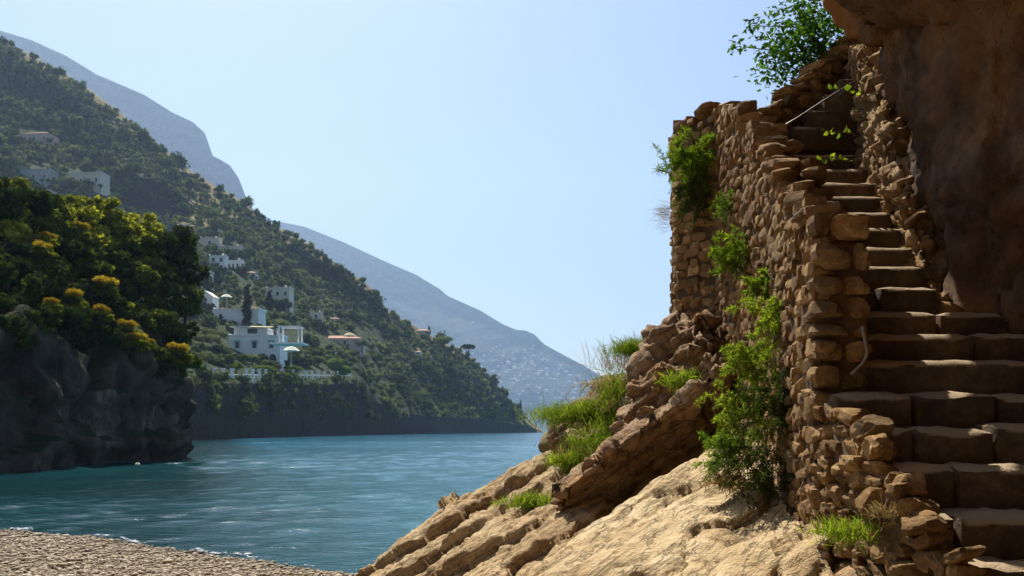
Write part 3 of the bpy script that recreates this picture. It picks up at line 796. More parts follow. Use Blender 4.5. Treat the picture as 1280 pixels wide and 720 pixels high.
def build_houses():
    for nm, label, x0, x1, yt, yb, wm, roof, nw, st in HOUSES:
        xc = (x0 + x1) / 2
        D = sample_grid(g_hill, xc, yb) - 2.5
        p = P(xc, yb, D); w = (x1 - x0) / FOC * D; h = (yb - yt) / FOC * D; dp = max(6.0, w * 0.55)
        root = empty(nm, p, label, 'villa' if nm == 'villa' else 'house', None, 0.0 if nm == 'villa' else random.uniform(-0.12, 0.18))
        if roof in ('hip', 'gable'): hw = h * 0.68
        else: hw = h
        m = MB(); m.box(-w/2, w/2, 0, dp, -5, hw); m.obj('wall', wm, root)
        if roof == 'flat':
            m = MB(); e = 0.25
            m.box(-w/2 - e, w/2 + e, -e, dp + e, hw, hw + 0.35)
            m.box(-w/2 - e, -w/2 - e + .3, -e, dp + e, hw + .352, hw + 0.9); m.box(w/2 + e - .3, w/2 + e, -e, dp + e, hw + .352, hw + 0.9)
            m.obj('roof', wm, root)
            if nm != 'villa':
                m = MB(); m.box(w*0.2, w*0.2 + 0.8, dp*0.5, dp*0.5 + 0.8, hw + .35, hw + 1.9); m.obj('chimney', wm, root)
        elif roof == 'hip':
            m = MB(); e = 0.5
            m.add([(-w/2-e, -e, hw), (w/2+e, -e, hw), (w/2+e, dp+e, hw), (-w/2-e, dp+e, hw), (-w/2 + dp*.4, dp/2, h), (w/2 - dp*.4, dp/2, h)],
                  [(0,1,5,4), (2,3,4,5), (1,2,5), (3,0,4), (3,2,1,0)])
            m.obj('roof', M_tile, root)
        else:
            m = MB(); m.prism([(-w/2-.3, hw), (w/2+.3, hw), (0, h)], -.3, dp + .3); m.obj('roof', wm, root)
        sh = hw / st
        for s in range(st):
            for k in range(nw):
                x = -w/2 + w * (k + 0.5) / nw
                if nm == 'villa':
                    ww, wh, z0 = 1.1, 1.9, hw * 0.48
                else:
                    ww = min(1.4, w / nw * 0.42); wh = min(2.0, sh * 0.55); z0 = s * sh + sh * 0.22
                window(root, x, z0, ww, wh, 0, M_green_sh if nm == 'villa' else None, arch='arched' in label)
        if nm == 'villa':
            for k in range(3):     # the arcade under the right half
                x = -0.02 * w + k * w * 0.19
                f = MB(); n = 10; ro, ri = w * .085, w * .068; zc = 0.2
                arc_o = [(x + ro * math.cos(math.pi * j / n), zc + ro * 1.1 * math.sin(math.pi * j / n)) for j in range(n + 1)]
                arc_i = [(x + ri * math.cos(math.pi * j / n), zc + ri * 1.1 * math.sin(math.pi * j / n)) for j in range(n, -1, -1)]
                f.prism(arc_o + arc_i, -0.16, -0.001); fo = f.obj('arch', wm, root)
                g = MB(); g.prism(arc_i + [(x + ri, -1.5), (x - ri, -1.5)], -0.06, -0.0005); g.obj('recess_shade', M_dark, fo)  # dark panel standing in for the shaded recess behind the arch
            # upper storey set back, with dark glazing and straw awnings
            uw0, uw1 = -w * 0.44, w * 0.22; uz = hw + 0.36; uh = 2.7
            m = MB(); m.box(uw0, uw1, 2.0, dp, uz, uz + uh); m.obj('upper_wall', wm, root)
            m = MB(); m.box(-w*0.17, w*0.02, 1.94, 2.0, uz + .7, uz + uh - .4); m.obj('glazed_door', M_dark, root)
            m = MB(); m.box(uw0 - .8, -w*.14, 0.4, dp + .5, uz + uh, uz + uh + .25); m.obj('upper_roof', M_white, root)
            m = MB(); m.add([(-w*.13, 0.3, uz+uh-.1), (w*.3, 0.3, uz+uh-.3), (w*.3, 5, uz+uh+.5), (-w*.13, 5, uz+uh+.7), (-w*.13, 0.3, uz+uh+.05), (w*.3, 0.3, uz+uh-.15), (w*.3, 5, uz+uh+.65), (-w*.13, 5, uz+uh+.85)],
                            [(3,2,1,0),(4,5,6,7),(0,1,5,4),(1,2,6,5),(2,3,7,6),(3,0,4,7)]); m.obj('awning', M_straw, root)
            m = MB(); m.box(-w*.36, -w*.33, -0.5, -0.4, 0, 0); 
            for k in range(3):     # shutter awnings over the windows
                x = -w/2 + w * (k + 0.5) / 3
                m = MB(); m.add([(x-1, -1.0, hw*.48+1.75), (x+1, -1.0, hw*.48+1.75), (x+1, -.02, hw*.48+2.45), (x-1, -.02, hw*.48+2.45), (x-1, -1.0, hw*.48+1.68), (x+1, -1.0, hw*.48+1.68), (x+1, -.02, hw*.48+2.38), (x-1, -.02, hw*.48+2.38)],
                                [(0,1,2,3),(7,6,5,4),(0,4,5,1),(1,5,6,2),(2,6,7,3),(3,7,4,0)]); m.obj('shutter', M_green_sh, root)
            m = MB(); 
            for k in range(5): m.box(w*.24 + k*.55*w*.05, w*.24 + k*.55*w*.05 + .12, .1, .22, uz, uz + 1.1)
            m.box(w*.24, w*.38, .08, .24, uz + 1.1, uz + 1.25); m.obj('terrace_railing', M_white, root)
            m = MB(); m.box(w*.42, w*.46, 1, 1.8, uz - .3, uz + 2.4); m.obj('chimney', M_white, root)
    # pergola frame beside the villa
    D = 232.0
    root = empty('pergola', P(361, 428, D), 'white open pergola frame on the terrace right of the villa', 'pergola')
    for x in (-2.6, 2.6):
        for y in (0, 4):
            m = MB(); m.box(x - .18, x + .18, y - .18, y + .18, 0, 4.2); m.obj('post', M_white, root)
    for y in (0, 4):
        m = MB(); m.box(-3.1, 3.1, y - .16, y + .16, 4.203, 4.55); m.obj('beam', M_white, root)
    m = MB(); m.box(-5, 4, -1, 5, -.5, -0.02); m.obj('floor_slab', M_white, root)
    def parasol(px, py, D, r, mat, label):
        root = empty('parasol', P(px, py, D), label, 'parasol')
        m = MB(); n = 16
        V = [(0, 0, 2.2 + r * .5)]
        for q, z in ((0.5, 2.2 + r * .38), (1.0, 2.2)):
            for k in range(n): V.append((r * q * math.cos(6.283 * k / n), r * q * math.sin(6.283 * k / n), z - (0.12 * (k % 2) if q == 1 else 0)))
        F = [(0, 1 + k, 1 + (k + 1) % n) for k in range(n)] + [(1 + k, 1 + n + k, 1 + n + (k + 1) % n, 1 + (k + 1) % n) for k in range(n)]
        m.add(V, F); m.obj('canopy', mat, root)
        m = MB(); m.tube([(0, 0, -2), (0, 0, 2.2 + r * .5)], [.07, .06], 6); m.obj('pole', M_white, root)
    parasol(364, 449, 222, 2.3, M_canvas, 'large pale parasol on the terrace right of the villa')
    parasol(437, 428, 285, 2.2, M_straw, 'small yellow parasol beside the long pink house')
    parasol(283, 381, 250, 1.8, M_canvas, 'white parasol on the roof garden over the pale house')
    # sea-wall balustrade: white posts and rails on the cliff terrace
    root = empty('balustrade', P(340, 472, 225), 'row of white posts along the sea wall terrace', 'balustrade')
    base = Vector(root.location)
    pr = None; last = None
    for k, px in enumerate(list(range(246, 300, 11)) + list(range(308, 340, 8)) + list(range(366, 446, 8))):
        D = sample_grid(g_hill, px, 473) - 3
        p = Vector(P(px, 471, D - 2)) - base
        if pr is None:
            m = MB(); m.box(-.32, .32, -.32, .32, -2, 1.9); m.box(-.45, .45, -.45, .45, 1.902, 2.2); m.box(-.5, .5, -.5, .5, -.3, .35); pr = m.mesh('post', M_white)
        link('post', pr, root, p)
        if last is not None and (p - last).length < 12:
            m = MB(); m.tube([last + Vector((0, 0, .5)), p + Vector((0, 0, .5))], [.16, .16], 5); m.obj('rail', M_white, root)
        last = p
build_houses()
hill_trees()

def special_tree(name, label, px, py, D, h, w, arr, mat, trunk_h, group=None):
    root = empty(name, P(px, py, D), label, 'tree', group)
    V, T = arr
    V = V.copy(); lo, hi = V.min(0), V.max(0)
    V = (V - (0, 0, lo[2])) * (w / max(hi[0] - lo[0], hi[1] - lo[1]), w / max(hi[0] - lo[0], hi[1] - lo[1]), (h - trunk_h) / (hi[2] - lo[2]))
    V = V + (0, 0, trunk_h)
    link('crown', make_mesh('crown', V, T, mat, False), root)
    m = MB(); m.tube([(0, 0, -2.5), (0.1, 0, trunk_h * .5), (0, 0, trunk_h + (h - trunk_h) * .4)], [w * .05 + .08, w * .04 + .07, .06], 6)
    if name == 'umbrella_pine':
        for a in range(5):
            m.tube([(0, 0, trunk_h * .8), (math.cos(a * 1.256) * w * .32, math.sin(a * 1.256) * w * .32, trunk_h + (h - trunk_h) * .3)], [.16, .06], 5)
    m.obj('trunk', M_wood, root, smooth=True)
for px, py, yt, wpx, lab in ((309, 408, 354, 17, 'tallest dark cypress standing before the pale flat roofed house'), (257, 366, 327, 13, 'dark cypress left of the white cube house'), (276, 412, 392, 9, 'short dark cypress at the left corner of the pale house'),
                             (337, 392, 362, 12, 'dark cypress left of the pale house with arched windows'), (651, 514, 500, 4, 'slim dark cypress on the seaward end of the hill'), (536, 420, 407, 6, 'small dark cypress on the hill shoulder by the pink roofed house')):
    D = sample_grid(g_hill, px, py) - 4
    if px in (309, 276): D = sample_grid(g_hill, 295, 411) - 6
    special_tree('cypress_tree', lab, px, py, D, (py - yt) / FOC * D, wpx / FOC * D, crown_arrays(int(px), 1400, 0.06, blobs=12, shape='column', core=0.8), L_cyp, 1.0)
D = sample_grid(g_hill, 586, 446) - 2
special_tree('umbrella_pine', 'flat topped umbrella pine standing out on the hill shoulder', 585, 446, D, 16 / FOC * D, 20 / FOC * D, crown_arrays(77, 700, 0.10, blobs=14, shape='umbrella', core=0.7), L_cyp, 8 / FOC * D)
for k, (px, py, hh, ww) in enumerate(((555, 436, 16, 26), (420, 470, 26, 30), (350, 418, 18, 26), (430, 474, 18, 22), (330, 468, 12, 34), (365, 470, 13, 30), (295, 466, 14, 22))):
    D = sample_grid(g_hill, px, py) - 5
    special_tree('garden_tree', ['light green domed tree left of the umbrella pine', 'bright green tree on the sea wall terrace below the pink house', 'bright green leafy tree over the villa pergola', 'small bright green tree at the right end of the sea wall terrace', 'low lime green bush on the terrace in front of the villa arches', 'low lime green bush below the terrace parasol', 'low lime green bush behind the left terrace posts'][k],
                 px, py, D, hh / FOC * D, ww / FOC * D, crown_arrays(300 + k, 900, 0.11, blobs=10, core=0.6), L_lime, 0.25 * hh / FOC * D)

for k in range(46):
    px = 244 + k * 10.2 + random.uniform(-4, 4); py = random.uniform(452, 465)
    if k >= 20: px = random.choice((random.uniform(238, 288), random.uniform(240, 290), random.uniform(350, 445))); py = random.uniform(440, 460); hh = random.uniform(8, 16); ww = random.uniform(12, 24)
    D = sample_grid(g_hill, px, py) - random.uniform(1, 4)
    special_tree('garden_bush', 'rounded dark garden bush on the sea wall terrace', px, py, D, hh / FOC * D, ww / FOC * D, crown_arrays(340 + k, 420, 0.13, blobs=9, core=0.7), L_hill, 0.15 * hh / FOC * D, 'garden bushes on the sea wall terrace')

SHORT = ['pale flat roofed house behind the tall cypress', 'narrow white gabled house', 'white cube house', 'low white columned house', 'highest small cream house', 'cream terrace house', 'arched window house',
         'long low pink house', 'high red roofed pink house', 'grey block house', 'cream house with a row of windows', 'low house over the headland treetops', 'small pink house on the hill shoulder', 'small cream house near the pink house', 'tiny white house near the point', 'tiny white house above the twin cypresses', 'small white house beside the columned house', 'tiny cream house above the long pink house', 'small pale house under trees']
k = 0
for nm, label, x0, x1, yt, yb, *_ in HOUSES[1:]:
    D0 = sample_grid(g_hill, (x0 + x1) / 2, yb) - 2.5
    short = SHORT[[h[1] for h in HOUSES[1:]].index(label)]
    for f, where in ((0.02, 'left corner'), (0.38, 'left half'), (0.72, 'right half'), (1.0, 'right corner')):
        px = x0 + (x1 - x0) * f + random.uniform(-2, 2); py = yb + random.uniform(1, 4); hh = (yb - yt) * random.uniform(0.35, 0.75); ww = hh * random.uniform(1.0, 1.5)
        D = D0 - random.uniform(2, 4); k += 1
        special_tree('garden_bush', 'leafy bush before the %s of the %s' % (where, short), px, py, D, hh / FOC * D, ww / FOC * D, crown_arrays(500 + k % 9, 300, 0.14, blobs=8, core=0.7), L_hill, 0.15 * hh / FOC * D, 'bushes in front of the hillside houses')

# ------------------------------------------------------------------ the near headland on the left
def build_headland():
    def col(px, Y, ylist):
        return [P(px, y, Y + dy) for y, dy in ylist]
    H = []
    xs = [(-420, 30), (-200, 35), (-60, 40), (20, 44.5), (100, 51), (160, 56), (225, 61)]
    # lower undercut foot, upper cliff, and the rising wooded cap
    for (xa, Ya), (xb, Yb) in zip(xs[:-1], xs[1:]):
        pts = []
        for x, Y in ((xa, Ya), (xb, Yb)):
            wl = 537 + HC * FOC / Y
            sl = np.interp(x, [-420, 0, 225], [588, 566, 530])
            pts += [P(x, wl + 12, Y + 1.2), P(x, sl, Y + 0.2), P(x, wl + 12, Y + 22), P(x, sl, Y + 22)]
        H.append(pts)
        pts = []
        for x, Y in ((xa, Ya), (xb, Yb)):
            sl = np.interp(x, [-420, 0, 225], [590, 568, 532]); tp = np.interp(x, [-420, 0, 100, 225], [390, 425, 440, 478])
            pts += [P(x, sl, Y + 0.9), P(x, (sl + tp) / 2, Y + 0.3), P(x, tp, Y + 1.6), P(x, sl, Y + 22), P(x, tp, Y + 22)]
        H.append(pts)
        pts = []
        for x, Y in ((xa, Ya), (xb, Yb)):
            tp = np.interp(x, [-420, 0, 100, 225], [392, 428, 443, 480]); rg = np.interp(x, [-420, 0, 60, 140, 190, 225], [190, 275, 300, 330, 360, 470])
            pts += [P(x, tp, Y + 1.8), P(x, (tp + rg) / 2, Y + 7), P(x, rg, Y + 14), P(x, rg, Y + 20), P(x, tp + 25, Y + 22), P(x, tp + 25, Y + 2)]
        H.append(pts)
    # seaward end
    H.append([P(205, 575, 60), P(229, 574, 62), P(233, 500, 62.5), P(236, 476, 64), P(210, 474, 61), P(226, 576, 78), P(232, 478, 78), P(150, 575, 78), P(150, 470, 78)])
    V, F = remesh_hulls(H, 0.42)
    V = smooth_v(V, F, 2); N = vnormals(V, F)
    q = V.copy()
    d = fbm(q * (0.16, 0.16, 0.10), 4) * 1.2 + fbm(q * (0.7, 0.7, 0.35) + 9, 4) * 0.45
    lay = np.stack([q[:, 2] * 0.55 - q[:, 0] * 0.06 + fbm(q * 0.12, 2) * 0.5, q[:, 0] * 0.05, q[:, 1] * 0.05], 1)
    d += np.tanh(perlin(lay) * 5) * 0.35
    o, c = facets(q + fbm(q * 0.4, 2)[:, None] * 0.8, 0.28, 5, (1, 1, 0.7)); d += 1.0 * (o - 0.6 * c)
    o, c = facets(q + fbm(q * 0.9, 2)[:, None] * 0.3, 0.9, 9, (1, 1, 0.6)); d += 0.35 * (o - 0.6 * c)
    d += np.minimum(0, ridged(q * (0.35, 0.35, 0.12), 3)) * 0.5
    amt = np.clip((V[:, 2] + 1) / 2.0, 0.3, 1)
    V = V + N * (d * amt)[:, None]
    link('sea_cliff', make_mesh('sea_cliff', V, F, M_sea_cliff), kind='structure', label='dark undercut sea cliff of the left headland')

build_headland()

L_head = leaf_mat('headland_leaf', (0.020, 0.032, 0.009), (0.075, 0.095, 0.018), (0.19, 0.19, 0.032), 0.42)
L_headb = leaf_mat('sunny_leaf', (0.07, 0.08, 0.012), (0.19, 0.19, 0.024), (0.36, 0.33, 0.04), 0.5)
L_pine = leaf_mat('pine_needle', (0.012, 0.020, 0.008), (0.030, 0.045, 0.013), (0.075, 0.09, 0.022), 0.25)
L_broom = leaf_mat('broom_flower', (0.20, 0.14, 0.012), (0.38, 0.28, 0.02), (0.52, 0.41, 0.05), 0.45, (1.2, 1.1, 0.6))

def headland_trees():
    mk = lambda s, n, sz, mt, **k: (lambda a: make_mesh('crown', a[0], a[1], mt, False))(crown_arrays(s, n, sz, **k))
    dark = [mk(400 + k, 3400, 0.06, L_head, blobs=30, spread=0.85, br=(0.13, 0.27), core=0.75) for k in range(4)]
    sunny = [mk(420 + k, 3200, 0.06, L_headb, blobs=26, spread=0.82, br=(0.13, 0.27), core=0.65) for k in range(3)]
    pine = [mk(440 + k, 3400, 0.055, L_pine, blobs=30, spread=0.85, br=(0.13, 0.26), core=0.75) for k in range(3)]
    flower = [mk(460 + k, 2200, 0.05, L_broom, blobs=9, spread=0.5, flat=0.4, br=(0.18, 0.34), core=0.5) for k in range(3)]
    tk = [trunk_mb(-1.6, 0.1, 0.07, 50 + k, 5, 0.5).mesh('trunk', M_wood, True) for k in range(3)]
    r = random.Random(9)
    # (px, py of crown centre, radius in pixels, kind)
    T = []
    top = [(-60, 220), (0, 235), (40, 262), (90, 268), (140, 292), (190, 310), (235, 345)]
    spec = [(12, 262, 44, 'p'), (48, 285, 40, 'd'), (-28, 265, 45, 'p'), (88, 292, 44, 's'), (122, 272, 32, 's'), (140, 300, 44, 's'), (165, 318, 36, 'd'), (197, 316, 44, 'p'), (222, 340, 30, 'p'),
            (170, 352, 36, 'd'), (205, 372, 36, 'p'), (232, 372, 22, 'd'), (130, 340, 42, 'p'), (95, 335, 38, 'd'), (60, 322, 38, 'd'), (20, 312, 42, 's'), (-18, 322, 44, 'p'), (5, 360, 46, 'p'),
            (45, 362, 40, 'p'), (85, 378, 38, 'p'), (120, 388, 36, 'p'), (155, 396, 36, 'd'), (190, 412, 38, 'p'), (218, 415, 26, 'd'), (225, 452, 22, 'd'), (20, 402, 42, 'p'), (62, 408, 40, 'p'), (105, 420, 36, 'p'),
            (142, 432, 32, 'p'), (175, 446, 28, 'd'), (205, 458, 26, 'p'), (-15, 420, 40, 'p'), (30, 336, 30, 'd'), (112, 312, 30, 's'), (70, 262, 26, 'd'), (178, 286, 24, 's'), (232, 318, 16, 'd'), (8, 242, 34, 'd'), (-30, 235, 40, 'p'), (40, 262, 30, 'p'), (105, 268, 26, 's'), (70, 282, 30, 's'), (150, 286, 26, 's'), (215, 306, 26, 'p'), (185, 340, 34, 'd'), (25, 288, 34, 's')]
    rowof = lambda y: 'top row' if y < 290 else 'upper row' if y < 330 else 'middle row' if y < 392 else 'cliff edge row'
    ordn = ['leftmost', 'second from left', 'third from left', 'fourth from left', 'fifth from left', 'sixth from left', 'seventh from left', 'eighth from left', 'ninth from left', 'tenth from left']
    for k, (px, py, rp, kd) in enumerate(spec):
        rank = sorted(q[0] for q in spec if q[3] == kd and rowof(q[1]) == rowof(py)).index(px)
        yy = np.interp(px, [-60, 20, 100, 160, 225], [41.5, 46, 53, 58, 63])
        up = np.clip((np.interp(px, [-60, 0, 225], [440, 440, 480]) - py) / 170, 0, 1)
        Y = yy + 0.5 + 11 * up
        rad = rp * 1.15 / FOC * Y
        me = {'d': dark, 's': sunny, 'p': pine}[kd]; me = me[r.randrange(len(me))]
        lab = '%s, %s of those in the %s' % ({'d': 'bushy green headland tree', 's': 'sunlit yellow green headland tree', 'p': 'dense near black headland tree'}[kd], ordn[rank], rowof(py))
        e = empty('headland_tree', P(px, py, Y), lab, 'tree', {'d': 'bushy headland trees', 's': 'sunlit headland trees', 'p': 'dark headland trees'}[kd], r.uniform(0, 6.28))
        e.scale = (rad * 1.15, rad * 1.15, rad)
        link('crown', me, e); link('trunk', tk[r.randrange(3)], e)
    fl = [(92, 372, 17, 'yellow flowering bush, upper left one of the pair of bright domes mid slope'), (130, 355, 17, 'yellow flowering bush right below the sunlit treetops'), (62, 380, 14, 'yellow flowering bush leftmost at mid slope of the headland'),
          (128, 390, 15, 'yellow flowering bush below the middle of the headland woods'), (158, 408, 15, 'lime yellow bush just over the cliff edge'), (170, 425, 17, 'yellow flowering bush hanging over the cliff edge'), (184, 428, 10, 'small yellow flowering bush at the cliff edge, right of a larger one'),
          (222, 438, 17, 'yellow flowering bush at the seaward tip of the left headland'), (52, 310, 15, 'orange yellow bush high on the left of the headland'), (60, 297, 12, 'small orange yellow bush high on the headland, topmost of its kind'), (100, 285, 13, 'pale yellow bush among the sunlit treetops')]
    for k, (px, py, rp, lab) in enumerate(fl):
        yy = np.interp(px, [-60, 20, 100, 160, 225], [41.5, 46, 53, 58, 63])
        up = np.clip((np.interp(px, [-60, 0, 225], [440, 440, 480]) - py) / 170, 0, 1)
        Y = yy - 3.0 + 9.8 * up
        rad = rp * 1.25 / FOC * Y
        e = empty('broom_bush', P(px, py, Y), lab, 'bush', 'yellow flowering bushes on the headland', r.uniform(0, 6.28)); e.scale = (rad * 1.1, rad * 1.1, rad * 0.8)
        link('crown', sunny[k % 3], e, (0, 0, -0.45), None, (1, 1, 0.8)); link('blossom', flower[k % 3], e, (0, 0, 0.25)); link('trunk', tk[k % 3], e, (0, 0, -0.3))
headland_trees()

# ------------------------------------------------------------------ shore rocks (each its own boulder or slab)
def rock(name, label, hulls, voxel, mat=M_shore, cat='rock', **k):
    V, F = remesh_hulls(hulls, voxel)
    V = rock_shape(V, F, **k)
    return link(name, make_mesh(name, V, F, mat), label=label, cat=cat)

def dn(p, z):  # the same point lowered to height z
    return np.array((p[0], p[1], z))

A = [P(447, 716, 11.6), P(515, 660, 11.9), P(556, 628, 12), P(606, 599, 12.2), P(648, 577, 12.4), P(692, 560, 12.4), P(520, 770, 9.0), P(600, 775, 8.0), P(720, 730, 7.8), P(700, 640, 10.4), P(770, 560, 11.5),
     np.array((-2.4, 12.5, -.5)), np.array((1.5, 14.5, -.5)), np.array((-0.6, 8.2, -0.2)), np.array((2, 8, -.2))]
rock('shore_rock', 'low layered sunlit rock slab sloping down into the sea', [A], 0.032, big=(0.09, 0.8), strata=(0.13, 0.34), seed=1.0, fac=(0.04, 1.1), fac2=(0.025, 4.0))
B1 = [P(690, 700, 8.2), P(760, 642, 8.35), P(830, 595, 8.5), P(905, 545, 8.7), P(640, 745, 6.6), P(760, 800, 5.6), P(1000, 770, 5.4), P(965, 625, 7.0), P(1010, 655, 6.3), P(940, 575, 7.9),
      np.array((0.3, 8.4, 0)), np.array((2.1, 8.8, 0)), np.array((0.2, 6.2, 0.2)), np.array((1.9, 5.3, 0.2))]
rock('shore_rock', 'large smooth tan rock slab slanting across the foreground', [B1, [P(840, 640, 7.5), P(925, 620, 7.2), P(935, 680, 6.6), P(860, 670, 6.9), P(880, 630, 7.0), dn(P(880, 640, 7.3), 1.0)],
      [P(760, 705, 6.5), P(880, 690, 6.3), P(900, 740, 5.8), P(800, 760, 5.9), dn(P(830, 720, 6.2), .6)]], 0.026, M_slab, big=(0.05, 1.0), strata=(0.055, 0.42), fine=(0.02, 5.0), seed=4.0, fac=(0.022, 1.1), fac2=(0.013, 5.0))
Cc = [P(695, 618, 9.5), P(712, 600, 9.7), P(770, 563, 9.6), P(830, 515, 9.6), P(900, 462, 9.4), P(702, 696, 10.9), P(780, 650, 11.0), P(880, 565, 10.8), P(692, 650, 10.3), P(905, 500, 9.8),
      P(730, 590, 11), P(800, 530, 11.4), P(890, 450, 11.5)]
rock('shore_rock', 'overhanging rock slab with a dark shaded face and thin sunlit rim', [Cc], 0.035, M_crag, big=(0.09, 1.3), strata=(0.08, 0.3), fine=(0.03, 6.0), seed=9.0, fac=(0.11, 1.6), fac2=(0.04, 5.0))
D1 = [P(836, 396, 11.6), P(888, 388, 11.2), P(800, 440, 11.0), P(786, 470, 10.7), P(783, 520, 10.4), P(800, 552, 10.2), P(860, 500, 10.0), P(900, 470, 9.8), P(905, 430, 10.2), P(830, 420, 10.8), P(870, 400, 10.6)]
D1 += [np.array((2.0, 12.5, 0.5)), np.array((3.2, 12.5, 0.5)), np.array((3.0, 10.2, 0.5)), np.array((1.5, 10.8, 0.5)), P(836, 396, 12.6)]
D2 = [P(862, 398, 10.5), P(892, 392, 10.4), P(900, 430, 10.0), P(868, 450, 9.9), P(880, 440, 10.4), P(850, 420, 10.6)]
D3 = [P(868, 452, 9.7), P(900, 455, 9.4), P(910, 500, 9.2), P(890, 520, 9.3), P(870, 490, 9.6), P(905, 470, 10.3)]
rock('crag', 'rough knobbly crag under the far corner of the stone wall', [D1, D2, D3], 0.035, M_crag, big=(0.15, 1.3), strata=(0.07, 0.24), fine=(0.05, 5.0), seed=13.0, sm=1, fac=(0.16, 1.7), fac2=(0.05, 4.5))
rock('shore_rock', 'small dark topped rock ledge under the green grass at the water side', [[P(679, 545, 12.2), P(686, 530, 12.3), P(745, 520, 12), P(752, 545, 11.7), P(700, 575, 11.8), P(690, 578, 12.0), P(740, 560, 11.6), P(700, 560, 13), P(750, 530, 13)],
      [P(704, 548, 11.6), P(728, 535, 11.7), P(765, 528, 11.5), P(760, 545, 11.3), P(735, 560, 11.4), P(735, 545, 12.2)]], 0.05, M_crag, big=(0.13, 1.6), strata=(0.07, 0.2), seed=17.0)
rock('shore_rock', 'sunlit boulder at the foot of the grass slope beside the dark ledge', [[P(672, 575, 12.2), P(700, 568, 12.1), P(712, 600, 11.6), P(690, 605, 11.7), P(700, 590, 13)]], 0.06, big=(0.08, 1.6), strata=(0.05, 0.2), seed=19.0)
M_bank = rock_mat('earth_bank', [(0.10, 0.07, 0.035), (0.20, 0.14, 0.07), (0.30, 0.22, 0.12)], scale=1.8, bump=0.06, strata=False, patch=((0.10, 0.13, 0.03), 1.2, 0.5, 0.7))
rock('earth_bank', 'grassy earth bank rising from the ledge to the crag', [[P(696, 532, 13.0), P(745, 492, 13), P(775, 462, 12.8), P(805, 436, 12.6), P(836, 410, 12.4), P(700, 610, 12.0), P(780, 580, 11.2), P(800, 500, 11.2), np.array((0.4, 14.5, 0)), np.array((3, 14.5, 0)), np.array((3, 12, 0.5)), np.array((0.6, 12, .4)), P(836, 410, 14)]],
     0.07, M_bank, cat='bank', big=(0.16, 1.2), strata=(0.03, 0.3), fine=(0.05, 5), seed=23.0)
rock('shore_rock', 'boulder with a sunlit slanting top beside the foot of the stairs', [[P(948, 690, 6.2), P(1000, 655, 6.1), P(1042, 635, 6.0), P(1046, 655, 5.7), P(1040, 760, 5.3), P(960, 760, 5.5), P(1010, 690, 5.6), P(975, 690, 5.8), np.array((2.2, 6.3, .6)), np.array((1.7, 6.4, .6))]], 0.04, big=(0.06, 1.6), strata=(0.03, 0.15), fine=(0.02, 7), seed=27.0)
rock('shore_rock', 'rubble bedrock at the foot of the stone stairs', [[np.array((1.8, 3.4, 0.4)), np.array((4.8, 3.2, 0.4)), np.array((4.8, 6.4, 0.4)), np.array((1.9, 6.4, .4)), np.array((2.15, 4.0, 1.0)), np.array((4.6, 4.0, 1.15)), np.array((4.6, 6.2, 1.5)), np.array((2.2, 6.2, 1.3)), np.array((2.1, 5.0, 1.25))]], 0.07, M_crag, big=(0.06, 1.6), strata=(0.03, 0.2), seed=31.0)
rock('shore_rock', 'dark rock filling the gap under the hanging green plant', [[P(880, 560, 9.2), P(1010, 600, 7.0), P(1035, 650, 6.4), P(930, 600, 7.6), P(905, 520, 9.3), np.array((2.3, 6.3, .6)), np.array((2.5, 9.5, .6)), np.array((2.4, 9.0, 2.4)), np.array((1.6, 8.6, .6)), np.array((2.3, 7.0, 1.7))]], 0.06, M_crag, big=(0.08, 1.5), strata=(0.03, 0.2), seed=37.0)

